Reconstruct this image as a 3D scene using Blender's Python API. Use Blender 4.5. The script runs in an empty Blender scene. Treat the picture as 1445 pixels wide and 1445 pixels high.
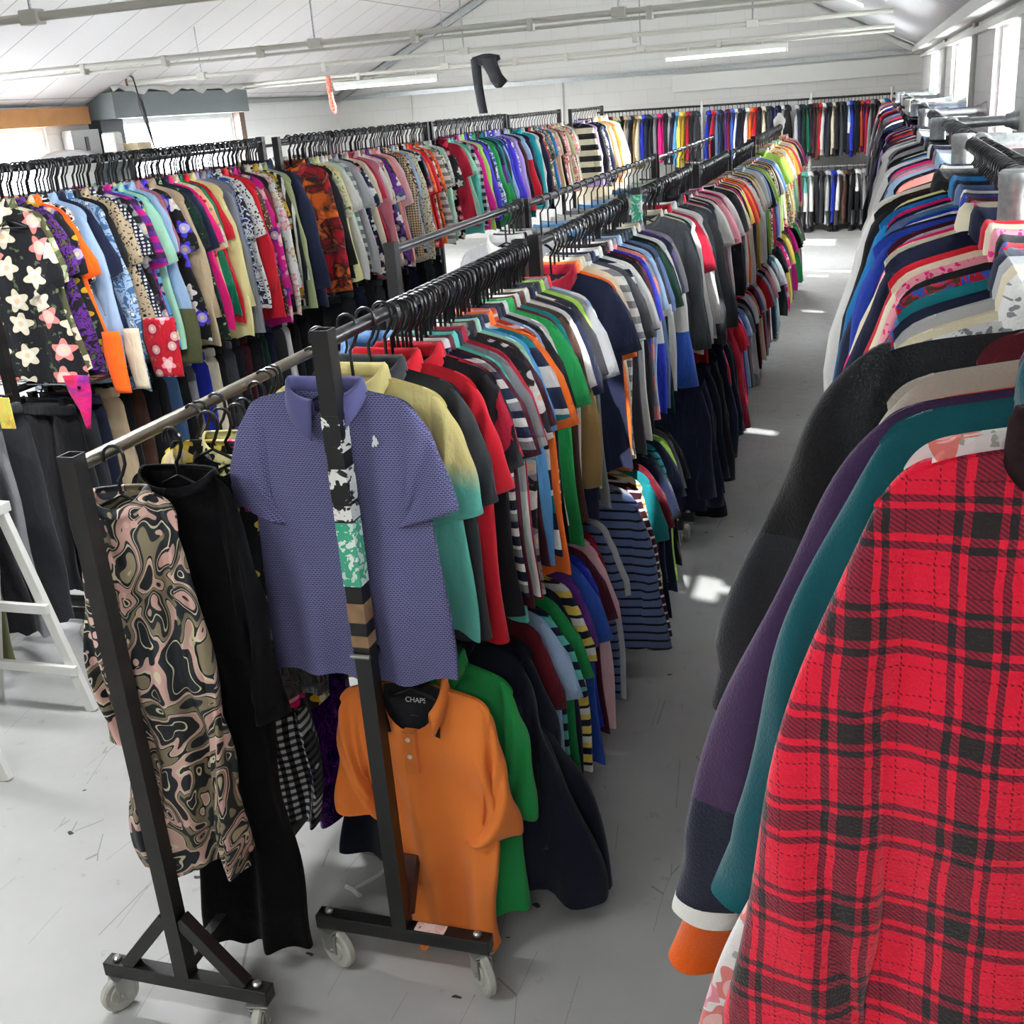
import bpy, bmesh, math, random
from mathutils import Vector, Matrix, noise
R_=random.Random(11)
S=bpy.context.scene; COL=S.collection
PI=math.pi
# ---------------------------------------------------------------- materials
def hexc(h):
    h=h.lstrip('#'); v=[int(h[i:i+2],16)/255 for i in (0,2,4)]
    return tuple(((c/12.92) if c<=.04045 else ((c+.055)/1.055)**2.4) for c in v)+(1,)
class NT:
    def __init__(s,name):
        s.m=bpy.data.materials.new(name); s.m.use_nodes=True; s.t=s.m.node_tree
        s.b=s.t.nodes['Principled BSDF']; s.l=s.t.links
    def n(s,t,**k):
        o=s.t.nodes.new(t)
        for a,b in k.items(): setattr(o,a,b)
        return o
    def link(s,a,b): s.l.new(a,b)
    def math(s,op,a,b=None,c=None):
        o=s.n('ShaderNodeMath',operation=op)
        for i,v in enumerate((a,b,c)):
            if v is None: continue
            if isinstance(v,(int,float)): o.inputs[i].default_value=v
            else: s.link(v,o.inputs[i])
        return o.outputs[0]
    def mix(s,f,a,b):
        o=s.n('ShaderNodeMix',data_type='RGBA')
        for i,v in ((0,f),(6,a),(7,b)):
            if isinstance(v,(int,float)): o.inputs[i].default_value=v
            elif isinstance(v,tuple): o.inputs[i].default_value=v
            else: s.link(v,o.inputs[i])
        return o.outputs[2]
    def xyz(s):
        tc=s.n('ShaderNodeTexCoord'); sp=s.n('ShaderNodeSeparateXYZ'); s.link(tc.outputs['Object'],sp.inputs[0])
        return tc.outputs['Object'],sp.outputs[0],sp.outputs[1],sp.outputs[2]
    def noise(s,vec,scale,detail=3,rough=.5,dist=0):
        o=s.n('ShaderNodeTexNoise'); o.inputs['Scale'].default_value=scale; o.inputs['Detail'].default_value=detail
        o.inputs['Roughness'].default_value=rough; o.inputs['Distortion'].default_value=dist; s.link(vec,o.inputs['Vector']); return o
    def ramp(s,fac,stops,interp='LINEAR'):
        o=s.n('ShaderNodeValToRGB'); s.link(fac,o.inputs[0]); e=o.color_ramp; e.interpolation=interp
        while len(e.elements)<len(stops): e.elements.new(.5)
        for k,(p,c) in enumerate(stops): e.elements[k].position=p; e.elements[k].color=c
        return o.outputs[0]
    def comb(s,x,y,z):
        o=s.n('ShaderNodeCombineXYZ')
        for i,v in enumerate((x,y,z)):
            if isinstance(v,(int,float)): o.inputs[i].default_value=v
            else: s.link(v,o.inputs[i])
        return o.outputs[0]
    def bump(s,h,strength=.3,dist=.002):
        o=s.n('ShaderNodeBump'); o.inputs['Strength'].default_value=strength; o.inputs['Distance'].default_value=dist
        s.link(h,o.inputs['Height']); s.link(o.outputs[0],s.b.inputs['Normal'])
    def base(s,c):
        if isinstance(c,tuple): s.b.inputs['Base Color'].default_value=c
        else: s.link(c,s.b.inputs['Base Color'])
    def set(s,**k):
        for a,v in k.items(): s.b.inputs[a.replace('_',' ')].default_value=v
def simple(name,h,rough=.5,metal=0,spec=.5,nz=0,nscale=40):
    t=NT(name); c=hexc(h)
    if nz:
        v,_,_,_=t.xyz(); n=t.noise(v,nscale,4); d=tuple(x*(1-nz) for x in c[:3])+(1,)
        t.base(t.ramp(n.outputs[0],[(.35,d),(.6,c)]))
    else: t.base(c)
    t.set(Roughness=rough,Metallic=metal,Specular_IOR_Level=spec); return t.m
def emis(name,h,s):
    t=NT(name); t.base(hexc(h)); t.b.inputs['Emission Color'].default_value=hexc(h); t.set(Emission_Strength=s); return t.m

CN=dict(black='1b1b1f',navy='1a2038',charcoal='303236',grey='85868a',light_grey='b4b6b8',white='e4e4e0',cream='dcd3b8',
 beige='bda98a',tan='8f7447',brown='4d342a',red='b01524',crimson='96142c',dark_red='5e1220',burgundy='4a1424',maroon='3a1220',
 orange='e06a24',bright_orange='ff6418',rust='a33c18',peach='e8b48c',salmon='d9837a',pink='e093a0',pale_pink='e5bcc2',hot_pink='d41a6e',magenta='b81478',
 dusty_rose='b06a78',purple='5c2a80',violet='4a34c4',lilac='b49ad6',plum='45264f',yellow='e8cf5e',pale_yellow='e9e2a0',mustard='b08c1c',
 lime='a5cf5a',green='1f8a48',dark_green='123528',emerald='12684c',olive='55583a',sage='a3ad80',mint='a4d8bc',aqua='5fbdb0',teal='14757c',
 turquoise='25a0aa',light_blue='a2bede',sky_blue='5b9ad0',blue='2a50a8',royal_blue='1c2c9c',cobalt='203a98',denim='46688e',slate_blue='5a6c94',
 khaki='9c9478',gold='c09a3c',dark_grey='44464a',bright_blue='1672ac')
def disp(c): return c.replace('_',' ')
MATS={}
def fab_finish(t,kind='plain'):
    v,x,y,z=t.xyz()
    t.set(Roughness=.92,Specular_IOR_Level=.2,Sheen_Weight=.12)
    n=t.noise(v,190,2,.6); w=t.noise(v,9,3)
    mp=t.n('ShaderNodeMapping'); t.link(v,mp.inputs[0]); mp.inputs['Scale'].default_value=(1,1,.32); w2=t.noise(mp.outputs[0],30,2,.5,.6)
    h=t.math('ADD',t.math('MULTIPLY',n.outputs[0],.12),t.math('ADD',w.outputs[0],t.math('MULTIPLY',w2.outputs[0],.6)))
    t.bump(h,.6,.018)
def cloth(spec):
    """spec: colour [pattern c2 c3]"""
    if spec in MATS: return MATS[spec]
    p=spec.split(); c=hexc(CN[p[0]]); t=NT('fabric_'+'_'.join(p)); pat=p[1] if len(p)>1 else 'plain'
    c2=hexc(CN[p[2]]) if len(p)>2 else (0.02,.02,.02,1); c3=hexc(CN[p[3]]) if len(p)>3 else c2
    v,x,y,z=t.xyz(); rnd=(sum(map(ord,spec))%17)/17
    off=t.comb(t.math('ADD',x,rnd*3),0,t.math('ADD',z,rnd*5))
    if pat=='plain': col=c
    elif pat in('stripe','wide','thin','vstripe'):
        per={'stripe':.055,'wide':.13,'thin':.035,'vstripe':.04}[pat]
        q=x if pat=='vstripe' else z
        f=t.math('FRACT',t.math('MULTIPLY',t.math('ADD',q,5),1/per))
        th={'stripe':.45,'wide':.5,'thin':.25,'vstripe':.4}[pat]
        col=t.mix(t.math('LESS_THAN',f,th),c,c2)
        if len(p)>3:
            g=t.math('FRACT',t.math('MULTIPLY',t.math('ADD',q,5.01),1/per/2)); col=t.mix(t.math('LESS_THAN',g,.22),col,c3)
    elif pat in('check','gingham'):
        per=.03 if pat=='gingham' else .06
        a=t.math('LESS_THAN',t.math('FRACT',t.math('MULTIPLY',t.math('ADD',x,5),1/per)),.5)
        b=t.math('LESS_THAN',t.math('FRACT',t.math('MULTIPLY',t.math('ADD',z,5),1/per)),.5)
        col=t.mix(t.math('MULTIPLY',t.math('ADD',a,b),.5),c,c2)
    elif pat=='floral':
        sc=11 if rnd<.5 else 16
        if p[-1]=='big': sc=9.5
        vo=t.n('ShaderNodeTexVoronoi',voronoi_dimensions='2D'); vo.inputs['Scale'].default_value=sc; vo.inputs['Randomness'].default_value=.75
        xz=t.comb(t.math('ADD',x,rnd*3),t.math('ADD',z,rnd*5),0); t.link(xz,vo.inputs['Vector'])
        sub=t.n('ShaderNodeVectorMath',operation='SUBTRACT'); t.link(xz,sub.inputs[0])
        sc1=t.n('ShaderNodeVectorMath',operation='SCALE'); t.link(vo.outputs['Position'],sc1.inputs[0]); sc1.inputs['Scale'].default_value=1.0
        t.link(sc1.outputs[0],sub.inputs[1]); sp=t.n('ShaderNodeSeparateXYZ'); t.link(sub.outputs[0],sp.inputs[0])
        ang=t.math('ARCTAN2',sp.outputs[1],sp.outputs[0]); spc=t.n('ShaderNodeSeparateColor'); t.link(vo.outputs['Color'],spc.inputs[0])
        pet=t.math('COSINE',t.math('ADD',t.math('MULTIPLY',ang,5),t.math('MULTIPLY',spc.outputs[1],9)))
        ln=t.n('ShaderNodeVectorMath',operation='LENGTH'); t.link(sub.outputs[0],ln.inputs[0]); dist=t.math('MULTIPLY',ln.outputs['Value'],sc)
        rad=t.math('ADD',t.math('MULTIPLY',pet,.09),.37)
        inn=t.math('LESS_THAN',dist,rad); cc=t.math('LESS_THAN',dist,.1); half=t.math('LESS_THAN',spc.outputs[0],.5)
        fl=t.mix(half,c2,c3); dark=t.mix(t.math('LESS_THAN',dist,.24),fl,t.mix(.35,fl,(1,1,1,1)))
        n=t.noise(off,30,3); leaf=t.mix(t.math('GREATER_THAN',n.outputs[0],.62),c,t.mix(.6,c,hexc('6a7a58')))
        col=t.mix(inn,leaf,dark); col=t.mix(cc,col,hexc('e8c8a0'))
    elif pat in('spots','dots'):
        vo=t.n('ShaderNodeTexVoronoi'); vo.inputs['Scale'].default_value=75 if pat=='spots' else 60
        if pat=='dots': vo.inputs['Randomness'].default_value=.1
        n=t.noise(off,60,2); ad=t.n('ShaderNodeMix',data_type='VECTOR'); ad.inputs[0].default_value=.02 if pat=='spots' else 0
        t.link(off,ad.inputs[4]); t.link(n.outputs['Color'],ad.inputs[5]); t.link(ad.outputs[1],vo.inputs['Vector'])
        col=t.mix(t.math('LESS_THAN',vo.outputs['Distance'],.33),c,c2)
    elif pat in('print','camo','tiedye','paisley'):
        sc={'print':26,'camo':12,'tiedye':9,'paisley':16}[pat]
        n=t.noise(off,sc,3 if pat!='tiedye' else 5,.55,1.2 if pat!='camo' else .4)
        st=[(0,c),(.46,c2),(.56,c),(.62,c3)] if pat!='paisley' else [(0,c),(.40,c2),(.44,c),(.5,c3),(.56,hexc('111114')),(.58,c2),(.64,c)]
        col=t.ramp(n.outputs[0],st,'LINEAR' if pat=='tiedye' else 'CONSTANT')
        if pat=='tiedye': 
            col=t.ramp(n.outputs[0],[(.38,c2),(.5,c),(.66,c3)])
    elif pat=='block':
        a=t.math('LESS_THAN',z,-.26); b=t.math('LESS_THAN',z,-.42)
        col=t.mix(a,c,c2); col=t.mix(b,col,c3)
    elif pat=='plaid':
        f=t.math('FRACT',t.math('MULTIPLY',t.math('ADD',x,5),11)); g=t.math('FRACT',t.math('MULTIPLY',t.math('ADD',z,5),11))
        a=t.math('LESS_THAN',f,.4); b=t.math('LESS_THAN',g,.4)
        col=t.mix(t.math('MULTIPLY',t.math('ADD',a,b),.5),c,c2)
        l=t.math('MAXIMUM',t.math('GREATER_THAN',f,.93),t.math('GREATER_THAN',g,.93)); col=t.mix(l,col,c3)
    elif pat=='shine':
        col=c
    t.base(col); fab_finish(t)
    if pat=='shine':
        t.set(Roughness=.28,Specular_IOR_Level=.9,Metallic=.4)
        n=t.noise(v,14,4,.6,1); t.bump(n.outputs[0],.8,.03)
    MATS[spec]=t.m; return t.m
PTXT=dict(stripe='stripes',wide='broad stripes',thin='thin stripes',vstripe='vertical stripes',check='checks',gingham='gingham checks',floral='flowers',
  spots='spots',dots='dots',print='print',camo='blotches',tiedye='tie-dye',paisley='swirls',block='bands',plaid='plaid')

# ---------------------------------------------------------------- object helpers
def mesh(name,verts,faces,smooth=True):
    me=bpy.data.meshes.new(name); me.from_pydata([tuple(v) for v in verts],[],faces)
    if smooth: me.polygons.foreach_set('use_smooth',[True]*len(me.polygons))
    me.update(); return me
def link(name,me,mat=None,parent=None,loc=None,rz=None):
    o=bpy.data.objects.new(name,me); COL.objects.link(o)
    if mat is not None:
        if len(me.materials)==0: me.materials.append(None)
        o.material_slots[0].link='OBJECT'; o.material_slots[0].material=mat
    if parent: o.parent=parent
    if loc: o.location=loc
    if rz: o.rotation_euler[2]=rz
    return o
LABELS=set()
def tag(o,label,cat,group=None,kind=None):
    n=len(label.split()); assert 4<=n<=16,(n,label)
    o['label']=label; o['category']=cat
    if group: o['group']=group
    if kind: o['kind']=kind
    return o
def struct(o): o['kind']='structure'; return o
def empty(name,loc=(0,0,0),rz=0):
    o=bpy.data.objects.new(name,None); COL.objects.link(o); o.location=loc; o.rotation_euler[2]=rz; o.empty_display_size=.1; return o
class MB:
    def __init__(s): s.v=[]; s.f=[]
    def box(s,a,b):
        x0,y0,z0=a; x1,y1,z1=b; k=len(s.v)
        s.v+=[(x0,y0,z0),(x1,y0,z0),(x1,y1,z0),(x0,y1,z0),(x0,y0,z1),(x1,y0,z1),(x1,y1,z1),(x0,y1,z1)]
        s.f+=[(k,k+3,k+2,k+1),(k+4,k+5,k+6,k+7),(k,k+1,k+5,k+4),(k+1,k+2,k+6,k+5),(k+2,k+3,k+7,k+6),(k+3,k,k+4,k+7)]; return s
    def bar(s,p,q,w,h,up=(0,0,1)):
        p=Vector(p);q=Vector(q);d=(q-p).normalized();u=Vector(up);a=d.cross(u).normalized();b=a.cross(d).normalized();k=len(s.v)
        for c in(p,q):
            for i,j in((-1,-1),(1,-1),(1,1),(-1,1)): s.v.append(tuple(c+a*i*w/2+b*j*h/2))
        s.f+=[(k+3,k+2,k+1,k),(k+4,k+5,k+6,k+7)]+[(k+i,k+(i+1)%4,k+4+(i+1)%4,k+4+i) for i in range(4)]; return s
    def tube(s,pts,r,n=10,cap=True,flat=1,closed=False):
        pts=[Vector(p) for p in pts]; k=len(s.v); N=len(pts); prev=None
        rs=r if isinstance(r,(list,tuple)) else [r]*N
        for i,p in enumerate(pts):
            d=(pts[min(i+1,N-1)]-pts[max(i-1,0)]).normalized()
            if prev is None:
                u=Vector((0,1,0)) if abs(d.y)<.9 else Vector((1,0,0))
            else: u=prev
            a=d.cross(u).normalized(); b=a.cross(d).normalized(); prev=b
            for j in range(n):
                t=2*PI*j/n; s.v.append(tuple(p+a*math.cos(t)*rs[i]+b*math.sin(t)*rs[i]*flat))
        for i in range(N-1):
            for j in range(n): s.f.append((k+i*n+j,k+i*n+(j+1)%n,k+(i+1)*n+(j+1)%n,k+(i+1)*n+j))
        if cap: s.f+=[tuple(k+j for j in range(n))[::-1],tuple(k+(N-1)*n+j for j in range(n))]
        return s
    def lathe(s,prof,axis,c,n=24):
        c=Vector(c); ax=Vector(axis).normalized(); u=Vector((0,0,1)) if abs(ax.z)<.9 else Vector((1,0,0)); a=ax.cross(u).normalized(); b=ax.cross(a); k=len(s.v); m=len(prof)
        for (r,h) in prof:
            for j in range(n): t=2*PI*j/n; s.v.append(tuple(c+ax*h+(a*math.cos(t)+b*math.sin(t))*r))
        for i in range(m-1):
            for j in range(n): s.f.append((k+i*n+j,k+i*n+(j+1)%n,k+(i+1)*n+(j+1)%n,k+(i+1)*n+j))
        s.f+=[tuple(k+j for j in range(n))[::-1],tuple(k+(m-1)*n+j for j in range(n))]
        return s
    def mesh(s,name,smooth=False,bev=0):
        me=mesh(name,s.v,s.f,False)
        bm=bmesh.new(); bm.from_mesh(me); bmesh.ops.recalc_face_normals(bm,faces=bm.faces)
        if bev: bmesh.ops.bevel(bm,geom=bm.edges[:],offset=bev,segments=2,affect='EDGES',profile=.5)
        bm.to_mesh(me); bm.free()
        if smooth:
            me.polygons.foreach_set('use_smooth',[True]*len(me.polygons))
            try: me.set_sharp_from_angle(angle=math.radians(40))
            except Exception: pass
        return me
    def obj(s,name,mat,parent=None,smooth=False,bev=0,loc=None): return link(name,s.mesh(name,smooth,bev),mat,parent,loc)

# ---------------------------------------------------------------- palette of hard materials
M_black=simple('black_painted_steel','141414',.38,0,.5,.4,30)
M_blackw=simple('worn_black_paint','1c1a19',.45,0,.5,.45,18)
M_rail=simple('dark_steel_tube','4a4a4c',.28,.9)
M_rail2=simple('brushed_steel_tube','8a8478',.32,.9)
M_galv=simple('galvanised_steel','b4b8b8',.35,.75,.5,.25,60)
M_plastic=simple('black_plastic','0d0d0f',.32,0,.6)
M_wheel=simple('off_white_wheel','b0b0a4',.5,0,.5,.25,20)
M_zinc=simple('zinc_plate','a8a8a4',.3,.85)
M_white=simple('white_paint','d8d8d2',.55)
M_conduit=simple('cream_conduit','c4c3b8',.5)
M_grey=simple('grey_paint','6a7274',.5)
M_tube=emis('fluorescent_tube','ffffff',9)

# ---------------------------------------------------------------- room  (x -9.2..0.68, y -2..19.2)
XL,XR,YB,YF=-9.2,.68,19.2,-2.2; ZE=2.56; SL=.48; XM=(XL+XR)/2; ZR=ZE+SL*(XR-XM)
def floor_mat():
    t=NT('grey_painted_floor'); v,x,y,z=t.xyz()
    n1=t.noise(v,.9,5,.6); n2=t.noise(v,14,4,.6); 
    c=t.ramp(n1.outputs[0],[(.3,hexc('969694')),(.55,hexc('a4a5a2')),(.75,hexc('aeafab'))])
    c=t.mix(t.math('MULTIPLY',t.math('GREATER_THAN',n2.outputs[0],.66),.25),c,hexc('7c776e'))
    # small dark chips and flecks
    vo=t.n('ShaderNodeTexVoronoi'); vo.inputs['Scale'].default_value=7; vo.inputs['Randomness'].default_value=1
    mp=t.n('ShaderNodeMapping'); t.link(v,mp.inputs[0]); mp.inputs['Scale'].default_value=(1,1.7,1); mp.inputs['Rotation'].default_value=(0,0,.6)
    n3=t.noise(v,22,2); mx=t.n('ShaderNodeMix',data_type='VECTOR'); mx.inputs[0].default_value=.06; t.link(mp.outputs[0],mx.inputs[4]); t.link(n3.outputs['Color'],mx.inputs[5]); t.link(mx.outputs[1],vo.inputs['Vector'])
    sc=t.n('ShaderNodeSeparateColor'); t.link(vo.outputs['Color'],sc.inputs[0])
    rad=t.math('MULTIPLY',t.math('GREATER_THAN',sc.outputs[0],.5),t.math('MULTIPLY',sc.outputs[1],.11))
    c=t.mix(t.math('LESS_THAN',vo.outputs['Distance'],rad),c,hexc('35332f'))
    # scratches
    wv=t.n('ShaderNodeTexVoronoi',feature='DISTANCE_TO_EDGE'); wv.inputs['Scale'].default_value=2.6; m2=t.n('ShaderNodeMapping'); t.link(v,m2.inputs[0]); m2.inputs['Scale'].default_value=(2.4,.5,1); m2.inputs['Rotation'].default_value=(0,0,-.5); t.link(m2.outputs[0],wv.inputs['Vector'])
    n4=t.noise(v,3.1,2); s=t.math('MULTIPLY',t.math('LESS_THAN',wv.outputs[0],.0045),t.math('GREATER_THAN',n4.outputs[0],.54))
    c=t.mix(t.math('MULTIPLY',s,.55),c,hexc('55534e'))
    t.base(c); t.set(Roughness=.42,Specular_IOR_Level=.4); t.link(t.ramp(n2.outputs[0],[(.3,(.34,.34,.34,1)),(.7,(.55,.55,.55,1))]),t.b.inputs['Roughness'])
    t.bump(n2.outputs[0],.12,.004); return t.m
def brickmat(name,h1,hm,w,hh,mort,axis,bump=.3,rough=.7,offset=.5):
    t=NT(name); v,x,y,z=t.xyz(); a={'x':(x,z),'y':(y,z),'roof':(y,x)}[axis]
    b=t.n('ShaderNodeTexBrick'); b.offset=offset; t.link(t.comb(t.math('ADD',a[0],20),t.math('ADD',a[1],20),0),b.inputs['Vector'])
    b.inputs['Scale'].default_value=1; b.inputs['Brick Width'].default_value=w; b.inputs['Row Height'].default_value=hh; b.inputs['Mortar Size'].default_value=mort; b.inputs['Mortar Smooth'].default_value=.3
    c=hexc(h1); b.inputs['Color1'].default_value=c; b.inputs['Color2'].default_value=tuple(q*.975 for q in c[:3])+(1,); b.inputs['Mortar'].default_value=hexc(hm)
    n=t.noise(v,1.3,4); t.base(t.mix(t.math('MULTIPLY',n.outputs[0],.12),b.outputs['Color'],hexc('c0bdb6'))); t.set(Roughness=rough)
    t.bump(t.math('SUBTRACT',1,b.outputs['Fac']),bump,.004); return t.m
M_floor=floor_mat()
M_blockx=brickmat('white_painted_block','dad9d4','cfcdc8',.45,.225,.006,'x')
M_blocky=brickmat('white_painted_block_side','dcdcda','cfcfcc',.45,.225,.006,'y')
M_roofL=brickmat('white_roof_panels','dcd8d8','a8a6a6',.62,2.2,.012,'roof',.4,.5,.0)
M_roofR=brickmat('white_roof_boards','d8d8d8','b4b4b4',.3,2.4,.012,'roof',.5,.5,.0)
def grid_holes(u0,u1,v0,v1,holes):
    us=sorted({u0,u1,*[h[0] for h in holes],*[h[1] for h in holes]}); vs=sorted({v0,v1,*[h[2] for h in holes],*[h[3] for h in holes]}); out=[]
    for i in range(len(us)-1):
        for j in range(len(vs)-1):
            cu=(us[i]+us[i+1])/2; cv=(vs[j]+vs[j+1])/2
            if not any(h[0]<cu<h[1] and h[2]<cv<h[3] for h in holes): out.append((us[i],us[i+1],vs[j],vs[j+1]))
    return out
struct(MB().box((XL-.2,YF-.2,-.15),(XR+.2,YB+.2,0)).obj('floor',M_floor))
# back wall with gable
m=MB(); T=.2
pts=[(XL-T,0),(XR+T,0),(XR+T,ZE-.1),(XM,ZR+.02),(XL-T,ZE-.1)]
for y in(YB,YB+.2): m.v+=[(p[0],y,p[1]) for p in pts]
m.f+=[(0,1,2,3,4),(9,8,7,6,5)]+[(i,(i+1)%5,5+(i+1)%5,5+i) for i in range(5)]
struct(m.obj('wall_back',M_blockx))
m=MB()
for y in(YF-.2,YF): m.v+=[(p[0],y,p[1]) for p in pts]
m.f+=[(0,1,2,3,4),(9,8,7,6,5)]+[(i,(i+1)%5,5+(i+1)%5,5+i) for i in range(5)]
struct(m.obj('wall_front',M_blockx))
WR=[(1.2,2.6),(3.9,5.3),(6.45,7.75),(9.5,11.9),(14.2,16.2)]
m=MB()
for a in grid_holes(YF,YB,0,ZE,[(a,b,1.35,2.46) for a,b in WR]): m.box((XR,a[0],a[2]),(XR+.2,a[1],a[3]))
struct(m.obj('wall_right',M_blocky))
WL=[(7.2,11.35,1.3,2.36),(12.65,15.55,1.3,2.38)]
m=MB()
for a in grid_holes(YF,YB,0,ZE,WL): m.box((XL-.2,a[0],a[2]),(XL,a[1],a[3]))
struct(m.obj('wall_left',M_blocky))
# roof slopes (right slope has unseen openings added to shape the sun patches)
SUN_HOLES=[]
def roof(name,xa,xb,holes,mat):
    m=MB()
    for (x0,x1,y0,y1) in grid_holes(min(xa,xb),max(xa,xb),YF,YB,holes):
        z=lambda x: ZE+SL*min(XR-x,x-XL)
        k=len(m.v); m.v+=[(x0,y0,z(x0)),(x1,y0,z(x1)),(x1,y1,z(x1)),(x0,y1,z(x0))]+[(x0,y0,z(x0)+.12),(x1,y0,z(x1)+.12),(x1,y1,z(x1)+.12),(x0,y1,z(x0)+.12)]
        m.f+=[(k,k+3,k+2,k+1),(k+4,k+5,k+6,k+7),(k,k+1,k+5,k+4),(k+1,k+2,k+6,k+5),(k+2,k+3,k+7,k+6),(k+3,k,k+4,k+7)]
    return struct(m.obj(name,mat))
# sun direction: going down it moves +y and a little -x
SUN=Vector((-.10,.85,-1.0))
def roofpt(fx,fy):   # where the sunray hitting floor (fx,fy) crosses the roof
    x,y=fx,fy
    for _ in range(20):
        z=ZE+SL*(XR-x); x=fx-SUN.x*z; y=fy-SUN.y*z
    return x,y
for (xa,xb,ya,yb) in [(-1.02,-.84,4.42,4.80),(-.84,-.76,4.62,4.86),(-.72,-.60,4.55,4.84),(-.60,-.54,4.62,4.76),
                      (-.99,-.82,6.78,6.92),(-.77,-.54,7.22,7.33),(-.62,-.40,11.5,11.62),(-.68,-.45,13.75,13.9),(-.55,-.2,14.1,14.2),(-.92,-.45,16.6,17.2)]:  # floor patches to be sunlit, each traced back to an added roof opening
    p=roofpt(xa,ya); q=roofpt(xb,yb); SUN_HOLES.append((min(p[0],q[0]),max(p[0],q[0]),min(p[1],q[1]),max(p[1],q[1])))
for _i in range(len(SUN_HOLES)):
    a=SUN_HOLES[_i]; SUN_HOLES[_i]=(max(a[0],XM+.05),min(a[1],XR-.05),a[2],a[3])
# corrugated look of the two slopes comes from their procedural seams
roof('ceiling',XL,XM,[],M_roofL); roof('ceiling',XM,XR,SUN_HOLES,M_roofR)
def framewin(name,side,y0,y1,z0,z1,bars,bh=0):
    root=empty(name,((XR if side>0 else XL),(y0+y1)/2,z0)); struct(root)
    X=.06*side; w=.05; f=MB(); hy=(y1-y0)/2; H=z1-z0
    f.box((X-.02,-hy,0),(X+.04,hy,w)).box((X-.02,-hy,H-w),(X+.04,hy,H)).box((X-.02,-hy,w),(X+.04,-hy+w,H-w)).box((X-.02,hy-w,w),(X+.04,hy,H-w))
    f.obj('window_frame',M_white,root)
    b=MB()
    for i in range(1,bars):
        yy=-hy+2*hy*i/bars; b.box((X-.01,yy-.015,w),(X+.02,yy+.015,H-w))
    for i in range(1,bh+1):
        zz=H*i/(bh+1); b.box((X-.012,-hy+w,zz-.012),(X+.022,hy-w,zz+.012))
    if bars>1 or bh: b.obj('glazing_bars',M_white,root)
    g=MB().box((X+.005,-hy+w,w),(X+.009,hy-w,H-w)); g.obj('window_pane',M_glass,root)
    return root
t=NT('window_glass'); t.set(Roughness=.05,Transmission_Weight=1,IOR=1.02); t.base((.95,.98,1,1)); M_glass=t.m
n=1
for a,b in WR: framewin('window_%d'%n,1,a,b,1.35,2.46,5,1); n+=1
for a in WL: framewin('window_%d'%n,-1,a[0],a[1],a[2],a[3],2,0); n+=1
# pelmets over the left windows
M_wood=simple('plywood','96693a',.6,0,.4,.15,6)
o=MB().box((XL,7.0,2.36),(XL+.16,12.0,2.56)).obj('pelmet',M_wood,None,False,.004)
tag(o,'plain plywood pelmet board above the far left window','pelmet')
r=empty('roller_shutter_box',(XL,13.7,2.40)); tag(r,'dark grey shutter housing above the second left wall window','shutter box')
g_=MB().box((0,-1.6,0),(.45,1.6,.3)); g_.obj('housing',M_grey,r,False,.006)
MB().box((0,-1.55,-1.0),(.18,-1.1,0)).obj('side_channel',simple('dark_grey_paint','3c4144',.5),r)
MB().box((0,1.86,-1.0),(.12,2.0,.0)).obj('side_channel',simple('brown_frame','5a4a3e',.5),r)
m=MB(); N=26
for i in range(N+1):
    y=-1.6+3.2*i/N; w=.03*math.sin(i*1.1)+.02*math.sin(i*2.3)
    m.v+=[(0.02,y,.30),(.3,y,.32),(.45,y,.31+w*.5),(.48,y,.24+w)]
for i in range(N):
    for j in range(3): k=i*4+j; m.f.append((k,k+1,k+5,k+4))
o=link('insulation_sheet',mesh('sheet',m.v,m.f),M_white,None,(XL,13.7,2.46)); tag(o,'white sagging sheet draped over the grey shutter housing','sheet')
# electrical box and parcels
r=empty('electrical_box',(XL+.02,11.85,2.0)); tag(r,'grey electrical cabinet on the left wall between the two windows','electrical box')
MB().box((0,-.26,0),(.14,.26,.3)).obj('casing',simple('light_grey_steel','a4a6a6',.4),r,False,.004)
MB().box((.14,-.03,.06),(.15,.03,.22)).obj('handle',M_black,r)
def parcel(name,loc,h,lab,cat,s=(.3,.25,.2)):
    m=MB().box((-s[0]/2,-s[1]/2,0),(s[0]/2,s[1]/2,s[2])); return tag(m.obj(name,simple(name,h,.8,0,.3,.2,30),None,True,.03,loc),lab,cat)
for nm,y,z in(('shelf_unit',0,0),):
    r=empty('shelf_unit',(-8.7,11.6,0)); tag(r,'pale shelf unit behind the nearest left rack','shelf')
    for zz in(.6,1.2,1.92): MB().box((-.4,-1.4,zz),(.35,1.4,zz+.03)).obj('shelf_board',M_white,r)
    for a in(-.4,.31):
        for b in(-1.4,1.36): MB().box((a,b,0),(a+.04,b+.04,1.92)).obj('leg',M_white,r)
parcel('wrapped_parcel',(-8.65,12.2,1.95),'cfc0a0','cream wrapped parcel on the shelf below the shutter housing','parcel',(.35,.3,.16))
parcel('white_carton',(-8.75,11.95,1.95),'e0ded8','upright white carton standing beside the cream parcel','box',(.2,.16,.3))
m=MB(); 
for i in range(9):
    for j in range(9):
        u=i/8*2-1; v_=j/8*2-1; hgt=max(0,.15*(1-u*u)*(1-v_*v_))+.02*noise.noise(Vector((u*3,v_*3,4)))
        m.v.append((u*.3,v_*.7,hgt))
for i in range(8):
    for j in range(8): k=i*9+j; m.f.append((k,k+1,k+10,k+9))
t=NT('clear_plastic'); t.base(hexc('e6e8ec')); t.set(Roughness=.2)
tag(link('plastic_bundle',mesh('bundle',m.v,m.f),t.m,None,(-8.5,10.7,1.95)),'crumpled clear plastic bundle on shelf beside the left window','bundle')

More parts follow.
